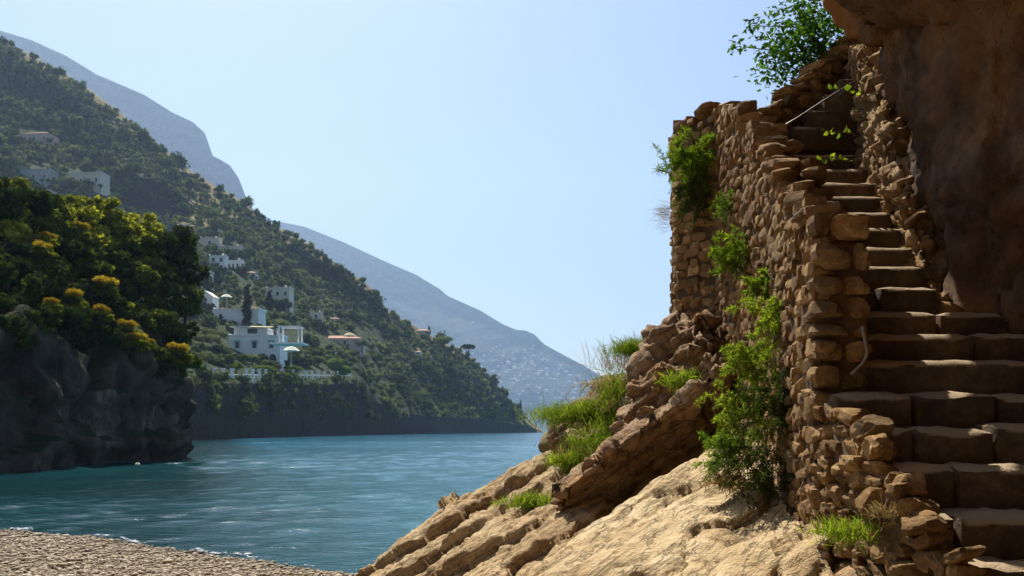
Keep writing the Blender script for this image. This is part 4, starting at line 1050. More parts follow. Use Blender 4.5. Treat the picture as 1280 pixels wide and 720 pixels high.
# ------------------------------------------------------------------ overhanging cliff on the right
def build_cliff():
    z = lambda p, r: (p[0], p[1], HC + r)
    H = []
    # wall along the stairs, then turning to the right towards the viewer
    plan = [(4.22, 10.2), (3.95, 8.6), (3.72, 7.1), (3.92, 6.85), (4.3, 6.65), (5.0, 5.7), (5.5, 4.2), (5.8, 2.0), (5.6, -1.0)]
    lean = [0.0, 0.05, 0.0, -0.15, -0.35, -0.55, -0.7, -0.8, -0.8]
    for k in range(len(plan) - 1):
        (xa, ya), (xb, yb) = plan[k], plan[k + 1]
        dx, dy = yb - ya, -(xb - xa); l = math.hypot(dx, dy); dx, dy = dx / l, dy / l     # outward (towards the stairs)
        if dx > 0: dx, dy = -dx, -dy
        pts = []
        for (x, y), le in (((xa, ya), lean[k]), ((xb, yb), lean[k + 1])):
            pts += [(x, y, HC - 2.2), (x, y, HC + 1.5), (x + dx * -le, y + dy * -le, HC + 3.6), (x + dx * -le * 1.4, y + dy * -le * 1.4, HC + 6.5)]
            pts += [(x - dx * 3.0, y - dy * 3.0, HC - 2.2), (x - dx * 3.0, y - dy * 3.0, HC + 8)]
        H.append(pts)
    # the roof that juts out over the stairs
    H.append([z((1.40, 8.56), 5.55), z((1.90, 9.36), 5.55), z((2.34, 9.70), 5.55), z((2.95, 10.0), 5.55), z((5.2, 10.2), 5.5), z((1.4, 6.0), 5.9), z((3.6, 8.4), 4.05), z((3.6, 7.2), 3.5), z((4.4, 6.3), 3.2), z((6, 6), 3),
              z((1.3, 8.6), 7), z((1.4, 6), 7.2), z((4, 10.3), 9), z((7, 10), 10), z((7, 6), 10)])
    H.append([z((1.4, 6.3), 5.9), z((1.7, 3.0), 6.0), z((2.2, 0.0), 6.0), z((5.6, -1.0), 4.0), z((5.6, 2.0), 3.6), z((4.6, 6.2), 3.4), z((1.4, 6.2), 7.2), z((1.6, 3.0), 8), z((2, -1), 8), z((8, -1), 10), z((8, 6), 10)])
    H.append([z((3.42, 9.6), 4.98), z((3.74, 9.65), 4.40), z((3.55, 8.8), 4.6), z((3.85, 8.8), 4.0), z((4.2, 9.6), 5.7), z((3.5, 8.6), 5.6), z((3.3, 9.6), 5.7)])
    V, F = remesh_hulls(H, 0.058)
    V = smooth_v(V, F, 3); N = vnormals(V, F)
    q = V.copy()
    d = fbm(q * 0.55 + 3, 4) * 0.16 + fbm(q * (1.8, 1.8, 1.2) + 11, 4) * 0.11 + fbm(q * 6.5, 3) * 0.055
    d += np.minimum(0, ridged(q * 1.1 + 2, 3) - 0.1) * 0.09
    o, c = facets(q + fbm(q * 1.5, 2)[:, None] * 0.2, 0.9, 3, (1, 1, 0.7)); d += 0.12 * (o - 0.5 * c)
    o, c = facets(q + fbm(q * 3, 2)[:, None] * 0.1, 3.2, 8, (1, 1, 0.8)); d += 0.035 * (o - 0.5 * c)
    o, c = facets(q + fbm(q * 5, 2)[:, None] * 0.06, 8.0, 21, (1, 1, 0.6)); d += 0.014 * (o - 0.8 * c)
    # a raised flowstone rib running down the face
    rib = [P(1185, 85, 6.9), P(1200, 125, 6.8), P(1207, 160, 6.75), P(1222, 190, 6.7), P(1240, 215, 6.65), P(1262, 255, 6.6)]
    rib = np.array(rib)[:, [0, 2]]
    best = np.full(len(V), 9.0)
    for a, b in zip(rib[:-1], rib[1:]):
        ab = b - a; t = np.clip(((V[:, [0, 2]] - a) @ ab) / (ab @ ab), 0, 1)
        best = np.minimum(best, np.linalg.norm(V[:, [0, 2]] - a - t[:, None] * ab, axis=1))
    d += 0.07 * np.exp(-(best / 0.06) ** 2) * ((V[:, 1] > 5) & (V[:, 1] < 7.4))
    V = V + N * d[:, None]
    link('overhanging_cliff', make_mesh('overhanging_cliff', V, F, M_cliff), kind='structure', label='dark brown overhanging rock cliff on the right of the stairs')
    # unseen cliff added behind the viewer to keep sky light off the stairs
    H = [[(-16, -7, -1), (9, -6, -1), (-16, -8, 22), (9, -4.5, 20), (-16, -13, -1), (9, -12, -1), (-16, -13, 23), (9, -12, 23)],
         [(5.4, 0, -1), (5.4, -7, -1), (5, 0, 9), (4.5, -7, 13), (10, 0, -1), (10, -8, -1), (10, 0, 14), (10, -8, 14)]]
    V, F = remesh_hulls(H, 0.3)
    V = smooth_v(V, F, 3); N = vnormals(V, F)
    V = V + N * (fbm(V * 0.4, 4) * 0.7 + fbm(V * 1.6, 3) * 0.15)[:, None]
    link('sky_block_cliff', make_mesh('sky_block_cliff', V, F, M_cliff), kind='structure', label='unseen rock cliff added behind the beach to block sky light')
build_cliff()

# ------------------------------------------------------------------ masonry
def stone_mesh(seed, n=3, sq=8.0, cuts=7, rough=0.06):
    """a rough building stone: rounded box, split by random planes, with a little relief"""
    r = np.random.default_rng(seed)
    vid = {}; V = []; F = []
    def vi(p):
        if p not in vid: vid[p] = len(V); V.append(p)
        return vid[p]
    for ax in range(3):
        for sg in (-1, 1):
            for i in range(n):
                for j in range(n):
                    q = []
                    for a, b in ((i, j), (i+1, j), (i+1, j+1), (i, j+1)):
                        p = [0, 0, 0]; p[ax] = sg * n; p[(ax+1) % 3] = 2 * a - n; p[(ax+2) % 3] = 2 * b - n; q.append(vi(tuple(p)))
                    F.append(q if sg > 0 else q[::-1])
    V = np.array(V, float) / n
    V = V / (np.abs(V) ** sq).sum(1, keepdims=True) ** (1 / sq)
    V *= 1 + rough * 2 * perlin(V * 1.3 + seed * 3.1)[:, None]
    for _ in range(cuts):
        d = r.normal(size=3); d /= np.linalg.norm(d); c = r.uniform(0.72, 1.1)
        over = np.maximum(0, V @ d - c); V = V - over[:, None] * d
    V += r.normal(0, rough * 0.45, V.shape)
    V /= np.abs(V).max(0)
    return sharp(make_mesh('stone', V, F, M_stone, True), 9)
STONES = [stone_mesh(600 + k) for k in range(16)]
RUBBLE = [stone_mesh(680 + k, 5, 7.0, 10, 0.075) for k in range(9)]

def path_at(path, s):
    p = np.array(path, float)[:, :2]; seg = np.linalg.norm(np.diff(p, axis=0), axis=1); cum = np.concatenate([[0], np.cumsum(seg)])
    s = min(max(s, 0), cum[-1] - 1e-6); k = int(np.searchsorted(cum, s, side='right') - 1)
    t = (s - cum[k]) / seg[k]; q = p[k] * (1 - t) + p[k+1] * t; d = (p[k+1] - p[k]) / seg[k]
    return q, d, cum[-1]

def face_stones(path, top, bot, hgt, length, depth, r, side=1, gap=0.012, wob=0.05):
    """list of (position, rotation z, half sizes) covering a wall face in rough courses"""
    out = []; L = path_at(path, 0)[2]
    zs = np.array([top(s) for s in np.linspace(0, L, 40)]); zb = np.array([bot(s) for s in np.linspace(0, L, 40)])
    z = zb.min(); ph = r.uniform(0, 9)
    while z < zs.max():
        h = r.uniform(*hgt); s = r.uniform(-0.2, 0)
        while s < L:
            l = r.uniform(*length); sc = s + l / 2
            if 0 <= sc <= L and bot(sc) - h * 0.3 < z + h / 2 < top(sc) + h * 0.15:
                q, d, _ = path_at(path, sc); nx, ny = (-d[1] * side, d[0] * side)
                hh = h * r.uniform(0.75, 1.35); dz = r.normal(0, wob * 0.5) + 0.07 * math.sin(sc * 1.9 + ph) * (1 if wob else 0)
                dd = depth * r.uniform(0.75, 1.2)
                out.append(((q[0] - nx * (dd * 0.3 + abs(r.normal(0, .014))), q[1] - ny * (dd * 0.3 + abs(r.normal(0, .014))), z + h / 2 + dz), math.atan2(d[1], d[0]) + r.normal(0, 0.1), (l / 2 - gap, dd / 2, hh / 2 - gap)))
            s += l
        z += h
    return out

def put_stones(root, items, r, limit=295, meshes=STONES, tilt=0.06):
    base = Vector(root.location)
    items = sorted(items, key=lambda t: -t[2][0] * t[2][2] / max(1.0, t[0][1]) ** 1.2)
    VV = []; FF = []; nv = 0
    for k, (p, rz, s) in enumerate(items):
        me = meshes[int(r.integers(len(meshes)))]
        rot = Euler((r.normal(0, tilt), r.normal(0, tilt * 2.2), rz))
        if k < limit:
            link('stone', me, root, Vector(p) - base, rot, s)
        else:
            M = Matrix.LocRotScale(Vector(p) - base, rot, Vector(s))
            VV += [tuple(M @ v.co) for v in me.vertices]; FF += [[i + nv for i in f.vertices] for f in me.polygons]; nv += len(me.vertices)
    if VV:
        link('small_stones', sharp(make_mesh('small_stones', VV, FF, M_stone, True), 34), root, kind='stuff')

def wall_core(root, path, top, bot, thick, inset, side=1, n=60):
    L = path_at(path, 0)[2]; V = []; F = []
    base = np.array(root.location)
    for k in range(n + 1):
        s = L * k / n; q, d, _ = path_at(path, s); nx, ny = (-d[1] * side, d[0] * side)
        zt = top(s) - 0.11; zb = bot(s) - 0.6
        o = (q[0] - nx * inset, q[1] - ny * inset); i = (q[0] - nx * (thick - inset), q[1] - ny * (thick - inset))
        V += [(o[0], o[1], zb), (o[0], o[1], zt), (i[0], i[1], zt), (i[0], i[1], zb)]
        if k:
            a, b = 4 * (k - 1), 4 * k
            F += [(a, b, b+1, a+1), (a+1, b+1, b+2, a+2), (a+2, b+2, b+3, a+3), (a+3, b+3, b, a)]
    F += [(0, 1, 2, 3), (4*n+3, 4*n+2, 4*n+1, 4*n)]
    link('mortar_core', make_mesh('mortar_core', np.array(V) - base, F, M_mortar, False), root)

rs = np.random.default_rng(55)
# main wall: parapet end pillar -> up along the stairs -> far corner -> return
WP = [(2.13, 6.05), (2.30, 7.2), (2.45, 8.3), (2.55, 9.4), (2.58, 10.8), (2.22, 11.5), (2.32, 12.4)]
_wl = np.concatenate([[0], np.cumsum(np.linalg.norm(np.diff(np.array(WP), axis=0), axis=1))])
_wz = [1.40, 2.02, 2.66, 3.42, 4.03, 4.12, 4.1]
def w_top(s): return HC + float(np.interp(s, _wl, _wz)) + 0.05 * math.sin(s * 9) + 0.04 * math.sin(s * 23)
def w_bot(s): return float(np.interp(s, _wl, [HC - 1.2, HC - 0.9, HC - 0.4, HC + 0.0, HC + 0.9, HC + 1.3, HC + 1.3]))
root = empty('stone_wall', (2.3, 7.5, HC - 1), 'tall rough stone wall and parapet climbing beside the stairs', 'wall')
wall_core(root, WP, w_top, w_bot, 0.38, 0.015)
items = face_stones(WP, w_top, w_bot, (0.065, 0.135), (0.10, 0.30), 0.22, rs, gap=-0.008)
# pillar end facing the viewer
zz = HC - 0.15
while zz < HC + 1.36:
    h = rs.uniform(0.11, 0.22); cut = rs.uniform(0.12, 0.30)
    for a, b in ((0, cut), (cut, 0.42)):
        items.append(((2.10 + (a + b) / 2, 6.06 + rs.normal(0, .012), zz + h / 2), rs.normal(0, .05), ((b - a) / 2 - .006, 0.11, h / 2 - .008)))
    items.append(((2.46, 6.38 + rs.normal(0, .03), zz + h / 2), 1.48, (0.22, 0.06, h / 2 - .008)))
    zz += h
# capping stones along the sloping parapet
s = 0.05
while s < _wl[-1]:
    q, d, _ = path_at(WP, s); l = rs.uniform(0.18, 0.36)
    items.append(((q[0] + 0.10 + rs.normal(0, .03), q[1] + 0.03, w_top(s) + 0.02), math.atan2(d[1], d[0]) + rs.normal(0, .25), (l / 2, rs.uniform(.11, .17), rs.uniform(0.035, 0.07))))
    items.append(((q[0] + 0.27 + rs.normal(0, .03), q[1] + 0.03, w_top(s) - 0.01), math.atan2(d[1], d[0]) + rs.normal(0, .25), (l / 2, rs.uniform(.08, .13), rs.uniform(0.035, 0.06))))
    s += l * 0.85
put_stones(root, items, rs)

# back wall of the landing with the handrail
BW = [(2.70, 9.86), (3.35, 10.12), (4.10, 10.5), (5.0, 10.9)]
_bl = np.concatenate([[0], np.cumsum(np.linalg.norm(np.diff(np.array(BW), axis=0), axis=1))])
def b_top(s): return HC + float(np.interp(s, _bl, [3.50, 4.05, 4.74, 5.4])) + 0.04 * math.sin(s * 13)
def b_bot(s): return HC + 2.9
root = empty('stone_wall', (3.4, 10.1, HC + 3), 'rising stone wall with a sloping top behind the stair landing', 'wall')
wall_core(root, BW, b_top, b_bot, 0.4, 0.05, side=-1)
items = face_stones(BW, b_top, b_bot, (0.07, 0.14), (0.10, 0.24), 0.2, rs, side=-1, gap=-0.006)
s = 0.05
while s < _bl[-1]:
    q, d, _ = path_at(BW, s); l = rs.uniform(0.14, 0.26)
    items.append(((q[0], q[1] + 0.15, b_top(s) + 0.02), math.atan2(d[1], d[0]), (l / 2, 0.2, rs.uniform(0.03, 0.06)))); s += l * 0.9
put_stones(root, items, rs)

# lining of rough stones on the inner side of the stairs
LP = [(3.52, 6.95), (3.56, 7.4), (3.73, 8.5), (3.95, 9.7), (4.05, 10.3)]
_ll = np.concatenate([[0], np.cumsum(np.linalg.norm(np.diff(np.array(LP), axis=0), axis=1))])
def l_top(s): return HC + float(np.interp(s, _ll, [0.85, 1.35, 2.95, 4.35, 4.6]))
def l_bot(s): return HC + float(np.interp(s, _ll, [0.3, 0.9, 1.8, 2.9, 3.1]))
H = []
for (xa, ya), (xb, yb), sa, sb in zip(LP[:-1], LP[1:], _ll[:-1], _ll[1:]):
    pts = []
    for x, y, q in ((xa, ya, sa), (xb, yb, sb)):
        pts += [(x, y, l_bot(q)), (x + .02, y, l_top(q)), (x + .5, y + .05, l_bot(q)), (x + .5, y + .05, l_top(q))]
    H.append(pts)
V, F = remesh_hulls(H, 0.03)
V = rock_shape(V, F, big=(0.05, 2.0), strata=(0.0, 0.3), fine=(0.03, 7.0), sm=1, seed=41.0, fac=(0.07, 3.6), fac2=(0.05, 8.0))
lm = make_mesh('stone_lining', V, F, M_strip)
lining = link('stone_lining', lm, label='sunlit ragged strip of stonework between the stairs and the dark cliff', cat='wall')
items = face_stones(LP, l_top, l_bot, (0.08, 0.18), (0.10, 0.24), 0.2, rs, side=1)
put_stones(lining, [items[k] for k in rs.permutation(len(items))[:70]], rs, tilt=0.3)

# ------------------------------------------------------------------ staircase
SY = [707, 640, 580, 533, 490, 450, 417, 388, 358, 331, 306, 283, 261, 242, 226, 208, 191, 180]
def step_z(i): return HC + (537 - SY[i]) / FOC * (4.52 + 0.319 * i)
def block_mesh(x0, x1, y0, y1, z0, z1, seed, jit=0.018):
    jit *= 0.75
    """a worn step stone: subdivided box with rounded, chipped edges"""
    r = np.random.default_rng(seed); nx = max(3, int((x1 - x0) / 0.09)); ny, nz = 8, 4
    vid = {}; V = []; F = []
    def vi(i, j, k):
        key = (i, j, k)
        if key not in vid:
            vid[key] = len(V)
            V.append((x0 + (x1 - x0) * i / nx, y0 + (y1 - y0) * j / ny, z0 + (z1 - z0) * k / nz))
        return vid[key]
    for i in range(nx):
        for j in range(ny):
            F.append([vi(i, j, nz), vi(i+1, j, nz), vi(i+1, j+1, nz), vi(i, j+1, nz)]); F.append([vi(i, j+1, 0), vi(i+1, j+1, 0), vi(i+1, j, 0), vi(i, j, 0)])
        for k in range(nz):
            F.append([vi(i, 0, k), vi(i+1, 0, k), vi(i+1, 0, k+1), vi(i, 0, k+1)]); F.append([vi(i, ny, k+1), vi(i+1, ny, k+1), vi(i+1, ny, k), vi(i, ny, k)])
    for j in range(ny):
        for k in range(nz):
            F.append([vi(0, j, k+1), vi(0, j+1, k+1), vi(0, j+1, k), vi(0, j, k)]); F.append([vi(nx, j, k), vi(nx, j+1, k), vi(nx, j+1, k+1), vi(nx, j, k+1)])
    V = np.array(V); c = np.array([(x0+x1)/2, (y0+y1)/2, (z0+z1)/2]); hs = np.array([(x1-x0)/2, (y1-y0)/2, (z1-z0)/2])
    u = (V - c) / hs; e = np.clip((np.abs(u) - 0.0), 0, 1)
    edge = np.sort(e, axis=1)[:, 1]            # second largest: 1 on edges
    V = V - np.sign(u) * (edge[:, None] > 0.98) * (e > 0.98) * 0.016
    fr = np.clip(1 - (V[:, 1] - y0) / (y1 - y0) / 0.26, 0, 1) * (V[:, 2] > z1 - 0.03)
    V[:, 2] -= fr * 0.024
    V += perlin(V * 7 + seed)[:, None] * np.array((0.5, 1, 0.8)) * jit * 1.5 + perlin(V * 17 + seed + 50)[:, None] * np.array((0.4, 1, 0.8)) * jit
    return V, F
root = empty('stone_staircase', (2.9, 5.5, HC - 0.9), 'steep worn stone stairs climbing from lower right to the landing', 'stairs')
RB = Vector(root.location)
for i in range(18):
    y0 = 4.52 + 0.319 * i; zt = step_z(i); zb = (step_z(i - 1) if i else zt - 0.3) - 0.06
    if i <= 4: xl = [2.44, 2.19, 2.24, 2.17, 2.19][i]
    else: xl = 2.28 + (y0 - 6.05) * 0.13
    xr = 4.9 if i < 6 else (4.4 if i < 8 else 3.55 + (y0 - 7.1) * 0.16)
    if i == 17: yb = y0 + 0.9
    else: yb = y0 + 0.42
    nb = 3 if i < 5 else (2 if i < 9 else 1)
    cuts = [xl] + sorted(xl + (xr - xl) * (k + rs.uniform(-.18, .18)) / nb for k in range(1, nb)) + [xr]
    if i < 5: cuts[1:-1] = [xl + rs.uniform(.3, .55), xl + rs.uniform(.85, 1.15)]
    for a, b in zip(cuts[:-1], cuts[1:]):
        dy = rs.normal(0, .012); dz = rs.normal(0, .008)
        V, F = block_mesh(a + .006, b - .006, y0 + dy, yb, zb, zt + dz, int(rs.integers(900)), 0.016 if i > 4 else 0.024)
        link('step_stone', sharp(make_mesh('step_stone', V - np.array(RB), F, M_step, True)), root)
# bedding fill under the steps
V = []; 
m = MB(); poly = [(4.7, HC - 1.4)]
for i in range(18):
    y = 4.52 + .319 * i + .05; z = step_z(i) - .1
    poly += [(y, (step_z(i-1) if i else HC - 1.2) - .1), (y, z)]
poly += [(10.6, step_z(17) - .1), (10.6, HC - 1.4)]
n = len(poly)
W = [(2.32 + (max(0, y - 6.05)) * .1, y, z) for y, z in poly] + [(4.3, y, z) for y, z in poly]
bm = bmesh.new(); vs = [bm.verts.new(w) for w in W]
bm.faces.new(vs[:n]); bm.faces.new(vs[n:][::-1])
for i in range(n): bm.faces.new((vs[i], vs[(i+1) % n], vs[(i+1) % n + n], vs[i+n]))
bmesh.ops.recalc_face_normals(bm, faces=bm.faces); bmesh.ops.translate(bm, verts=bm.verts, vec=-RB)
me = bpy.data.meshes.new('bedding'); bm.to_mesh(me); bm.free(); me.materials.append(M_mortar); link('bedding', me, root)
# rubble flank under the left ends of the lower steps
FP = [(2.42, 4.2), (2.22, 4.75), (2.17, 5.5), (2.13, 6.05)]
_fl = np.concatenate([[0], np.cumsum(np.linalg.norm(np.diff(np.array(FP), axis=0), axis=1))])
def f_top(s): return HC + float(np.interp(s, _fl, [-0.80, -0.52, 0.0, 0.22]))
items = face_stones(FP, f_top, lambda s: HC - 1.15, (0.07, 0.15), (0.09, 0.22), 0.24, rs, side=1, gap=-0.008)
items += face_stones([(2.2, 4.72), (2.46, 4.67)], lambda s: HC - 0.52, lambda s: HC - 1.1, (0.09, 0.19), (0.12, 0.28), 0.24, rs, side=-1)
for p, s in (((2.16, 5.36, HC - .22), (.11, .10, .06)), ((2.12, 5.05, HC - .44), (.09, .11, .09)), ((2.22, 4.90, HC - .36), (.07, .08, .06)), ((2.27, 4.70, HC - .53), (.12, .10, .06)), ((2.3, 4.98, HC - .40), (.08, .09, .08)), ((2.2, 5.2, HC - .32), (.07, .09, .05))):
    items.append((p, rs.uniform(-.4, .4), s))
put_stones(root, items, rs, limit=200, meshes=RUBBLE, tilt=0.12)
# second flight, turning right behind the cliff
root = empty('upper_flight', (3.5, 10.0, HC + 3.3), 'dark upper steps turning right behind the cliff at the landing', 'stairs')
for k in range(6):
    x = 3.22 + .2 * k; z0 = step_z(17) - .1
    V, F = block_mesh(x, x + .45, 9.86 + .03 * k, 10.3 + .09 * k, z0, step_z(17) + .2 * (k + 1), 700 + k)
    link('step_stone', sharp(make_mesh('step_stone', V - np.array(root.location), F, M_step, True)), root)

# handrail
M_metal = plain_mat('grey_metal', (0.13, 0.11, 0.09), 0.45, 0.2, 8, 0, 0.6)
root = empty('handrail', P(962, 168, 9.55), 'thin grey metal handrail sloping up the landing wall', 'handrail')
b = Vector(root.location); e = Vector(P(1068, 102, 9.75))
m = MB(); m.tube([(0, 0, 0), (e - b) * .33 + Vector((0, 0, -.01)), (e - b) * .66, e - b], [.011] * 4, 8); m.obj('rail', M_metal, root, smooth=True)
for t in (.12, .5, .88):
    p = (e - b) * t; m = MB(); m.tube([p, p + Vector((0, .1, -.05)), p + Vector((.02, .5, -.05))], [.011] * 3, 6); m.obj('bracket', M_metal, root, smooth=True)
m = MB(); m.tube([(0, 0, 0), (-.1, .03, 0.005), (-.2, .1, -.01)], [.016] * 3, 8); m.obj('rail_end', M_metal, root, smooth=True)
# loose cable curling down beside the pillar
root = empty('cable', P(1079, 415, 5.98), 'pale bent cable hanging against the pillar end by the stairs', 'cable')
b = Vector(root.location)
pts = [Vector(P(x, y, 5.92)) - b for x, y in ((1078, 408), (1081, 425), (1084, 438), (1082, 448), (1077, 456), (1069, 463), (1064, 468))]
m = MB(); m.tube(pts, [.012] * len(pts), 8); m.obj('cable_run', plain_mat('pale_plastic', (0.26, 0.22, 0.17), .6, .2, 9), root, smooth=True)
m = MB(); m.box(-.03, .02, 0, .06, -.03, .0); m.obj('clip', M_metal, root)

# ------------------------------------------------------------------ close plants
L_grass = leaf_mat('fresh_grass', (0.07, 0.12, 0.012), (0.16, 0.235, 0.025), (0.30, 0.36, 0.055), 0.5, (1.3, 1.3, 0.5))
L_dry = leaf_mat('dry_grass', (0.20, 0.14, 0.06), (0.33, 0.25, 0.12), (0.45, 0.36, 0.19), 0.35, (1.1, 1.0, 0.7))
L_bush = leaf_mat('bush_leaf', (0.03, 0.07, 0.015), (0.07, 0.14, 0.025), (0.14, 0.24, 0.05), 0.42, (1.4, 1.6, 0.6))
L_mid = leaf_mat('hanging_leaf', (0.045, 0.09, 0.012), (0.10, 0.17, 0.022), (0.18, 0.26, 0.04), 0.45, (1.3, 1.4, 0.55))
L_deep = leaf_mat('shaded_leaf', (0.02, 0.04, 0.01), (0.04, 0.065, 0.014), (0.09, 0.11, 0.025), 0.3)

def blades(r, n, base, spread, length, width, up=(0, 0, 1), fan=0.7, droop=0.5):
    """curved grass blades; base is an (n,3) array or a point"""
    up = np.array(up, float)
    d = up + r.normal(size=(n, 3)) * fan; d /= np.linalg.norm(d, axis=1, keepdims=True)
    L = length * r.uniform(0.45, 1.15, n)
    if np.ndim(base) == 1:
        b = base + r.normal(size=(n, 3)) * np.array(spread)
    else: b = base
    side = np.cross(d, r.normal(size=(n, 3))); side /= np.linalg.norm(side, axis=1, keepdims=True) + 1e-9
    w = (width * r.uniform(0.6, 1.3, n))[:, None]
    g = np.array((0, 0, -1.0)) * droop
    p0 = b; p1 = b + d * L[:, None] * .4 + g * (L[:, None] * .05); p2 = b + d * L[:, None] * .75 + g * (L[:, None] * .22); p3 = b + d * L[:, None] + g * (L[:, None] * .5)
    V = np.stack([p0 - side * w * .5, p0 + side * w * .5, p1 - side * w * .5, p1 + side * w * .5, p2 - side * w * .35, p2 + side * w * .35, p3], 1).reshape(-1, 3)
    k = (np.arange(n) * 7)[:, None]
    T = np.concatenate([k + np.array([[0, 1, 3]]), k + np.array([[0, 3, 2]]), k + np.array([[2, 3, 5]]), k + np.array([[2, 5, 4]]), k + np.array([[4, 5, 6]])])
    return V, T

def frond_plant(r, nst, base, spread, length, up, leaf, lw, per, fan=0.6, droop=0.6):
    """stems with many narrow leaflets: returns stems MB and leaf arrays"""
    m = MB(); cs = []; ds = []
    up = np.array(up, float)
    for _ in range(nst):
        d = up + r.normal(size=3) * fan; d /= np.linalg.norm(d)
        b = np.array(base) + r.normal(size=3) * np.array(spread); L = length * r.uniform(.4, 1.1)
        t = np.linspace(0, 1, 5)[:, None]
        pts = b + d * L * t + np.array((0, 0, -1)) * droop * L * t ** 2 * .6
        m.tube(pts, list(np.linspace(.005, .0015, 5)), 4)
        tt = r.uniform(.12, 1.0, per)
        c = np.stack([np.interp(tt, t[:, 0], pts[:, k]) for k in range(3)], 1)
        cs.append(c); ds.append(d * .5 + r.normal(size=(per, 3)) * .8 + (0, 0, .15))
    c = np.concatenate(cs); d = np.concatenate(ds); d /= np.linalg.norm(d, axis=1, keepdims=True)
    n = len(c); L = leaf * r.uniform(.5, 1.2, n)
    side = np.cross(d, r.normal(size=(n, 3))); side /= np.linalg.norm(side, axis=1, keepdims=True) + 1e-9
    w = (lw * r.uniform(.6, 1.3, n))[:, None]; e = c + d * L[:, None] + np.array((0, 0, -.15)) * L[:, None]
    mid = (c + e) / 2
    V = np.stack([c, mid + side * w * .5, e, mid - side * w * .5], 1).reshape(-1, 3)
    k = (np.arange(n) * 4)[:, None]
    return m, V, np.concatenate([k + np.array([[0, 1, 2]]), k + np.array([[0, 2, 3]])])

pr = np.random.default_rng(90)
def grass_tuft(label, px, py, Y, w_px, n, length, width=0.010, mat=L_grass, up=(-.1, -.15, 1), fan=.45, name='grass_tuft', cat='grass tuft', group=None, h_px=None, droop=.5):
    root = empty(name, P(px, py, Y), label, cat, group)
    sp = w_px / FOC * Y
    V, T = blades(pr, n, np.zeros(3), (sp * .45, sp * .3, (h_px or w_px * .3) / FOC * Y * .4), length * .72, width * .85, up, fan, droop)
    link('blades', make_mesh('blades', V, T, mat, False), root, kind='stuff')
    V, T = blades(pr, max(20, n // 14), np.zeros(3), (sp * .4, sp * .25, .03), length * 1.1, width * .8, up, fan * 1.2, droop)
    link('dry_blades', make_mesh('dry_blades', V, T, L_dry, False), root, kind='stuff')
def frond(label, px, py, Y, spread_px, nst, length0, up, leaf, lw, per, mat, fan=.6, droop=.6, name='leafy_plant', cat='plant', group=None):
    root = empty(name, P(px, py, Y), label, cat, group)
    s = spread_px / FOC * Y * .85; length = length0 * .78; leaf *= .85
    m, V, T = frond_plant(pr, nst, (0, 0, 0), (s * .4, s * .25, s * .4), length, up, leaf, lw, per, fan, droop)
    link('foliage', make_mesh('foliage', V, T, mat, False), root); m.obj('stems', M_wood, root, kind='stuff')

# on the ledge and bank
grass_tuft('wide bright green grass tuft on top of the small ledge by the sea', 712, 522, 12.2, 50, 2400, .27, .008)
grass_tuft('thick bright green grass tuft right of the ledge tuft against the bank', 748, 515, 12.1, 38, 1700, .29, .008)
grass_tuft('bright green grass spilling down the gully beside the overhanging slab', 748, 568, 11.2, 46, 2600, .24, .008, h_px=44)
grass_tuft('green grass tuft at the foot of the gully on the layered slab', 712, 580, 11.3, 28, 700, .25, .011)
grass_tuft('green grass tuft growing in the middle of the low layered slab', 668, 632, 10.6, 30, 900, .28, .010)
grass_tuft('small sparse tuft left of the tuft on the layered slab', 628, 630, 11.0, 16, 160, .14, .008)
grass_tuft('green feathery tuft on the skyline above the crag', 798, 440, 12.0, 34, 1900, .34, .007, fan=.6)
grass_tuft('sparse dry stalks rising on the skyline left of the crag', 778, 462, 12.4, 40, 260, .75, .006, L_dry, fan=.35, name='dry_stalks', cat='dry grass')
grass_tuft('brown dry grass hanging below the skyline tuft', 768, 482, 12.0, 36, 900, .30, .010, L_dry, up=(-.5, -.3, .3), fan=.6, droop=1.2, name='dry_stalks', cat='dry grass')
grass_tuft('yellow green grass on the slope between ledge and crag', 772, 512, 11.6, 30, 1200, .28, .010, h_px=60)
grass_tuft('low green tuft in the hollow between crag and wall foot', 864, 478, 9.75, 34, 1100, .24, .010, fan=.7)
grass_tuft('bright grass tuft among the rubble at the foot of the stairs', 1058, 668, 5.05, 44, 700, .17, .006, fan=.7)
grass_tuft('small dry yellow tuft among the rubble below the stairs', 1104, 645, 4.85, 14, 160, .15, .006, L_dry, fan=.5, name='dry_stalks', cat='dry grass')
# on the wall
frond('feathery green plant sprouting from the far corner of the wall', 864, 205, 11.0, 40, 70, .55, (-.45, -.5, .55), .11, .012, 70, L_grass, fan=.55)
frond('dark trailing plant below the feathery plant at the wall corner', 868, 240, 11.0, 30, 40, .4, (-.3, -.5, -.2), .09, .012, 50, L_deep)
frond('small green sprig on the wall below the corner plant', 908, 256, 9.9, 16, 26, .25, (-.6, -.3, .1), .07, .012, 26, L_mid)
frond('green plant clump midway up the wall face', 920, 318, 9.2, 34, 50, .34, (-.6, -.45, .2), .085, .012, 46, L_grass)
frond('light green creeper high on the wall above the hanging plant', 956, 358, 7.95, 20, 34, .24, (-.5, -.4, .15), .06, .014, 40, L_grass)
frond('yellow green top clump of the hanging plant on the wall face', 975, 402, 7.45, 44, 60, .30, (-.5, -.5, .35), .07, .009, 70, L_grass, fan=.7)
frond('green clump at the left of the hanging plant, halfway down the wall', 940, 452, 7.7, 40, 52, .30, (-.5, -.5, .3), .07, .009, 70, L_grass, fan=.7)
frond('lowest bright clump of the hanging plant over the tan slab', 922, 520, 7.5, 44, 60, .32, (-.6, -.5, .2), .07, .009, 70, L_grass, fan=.7)
frond('pale clump at the left foot of the hanging plant', 914, 565, 7.3, 34, 44, .28, (-.6, -.5, .2), .07, .009, 60, L_mid, fan=.7)
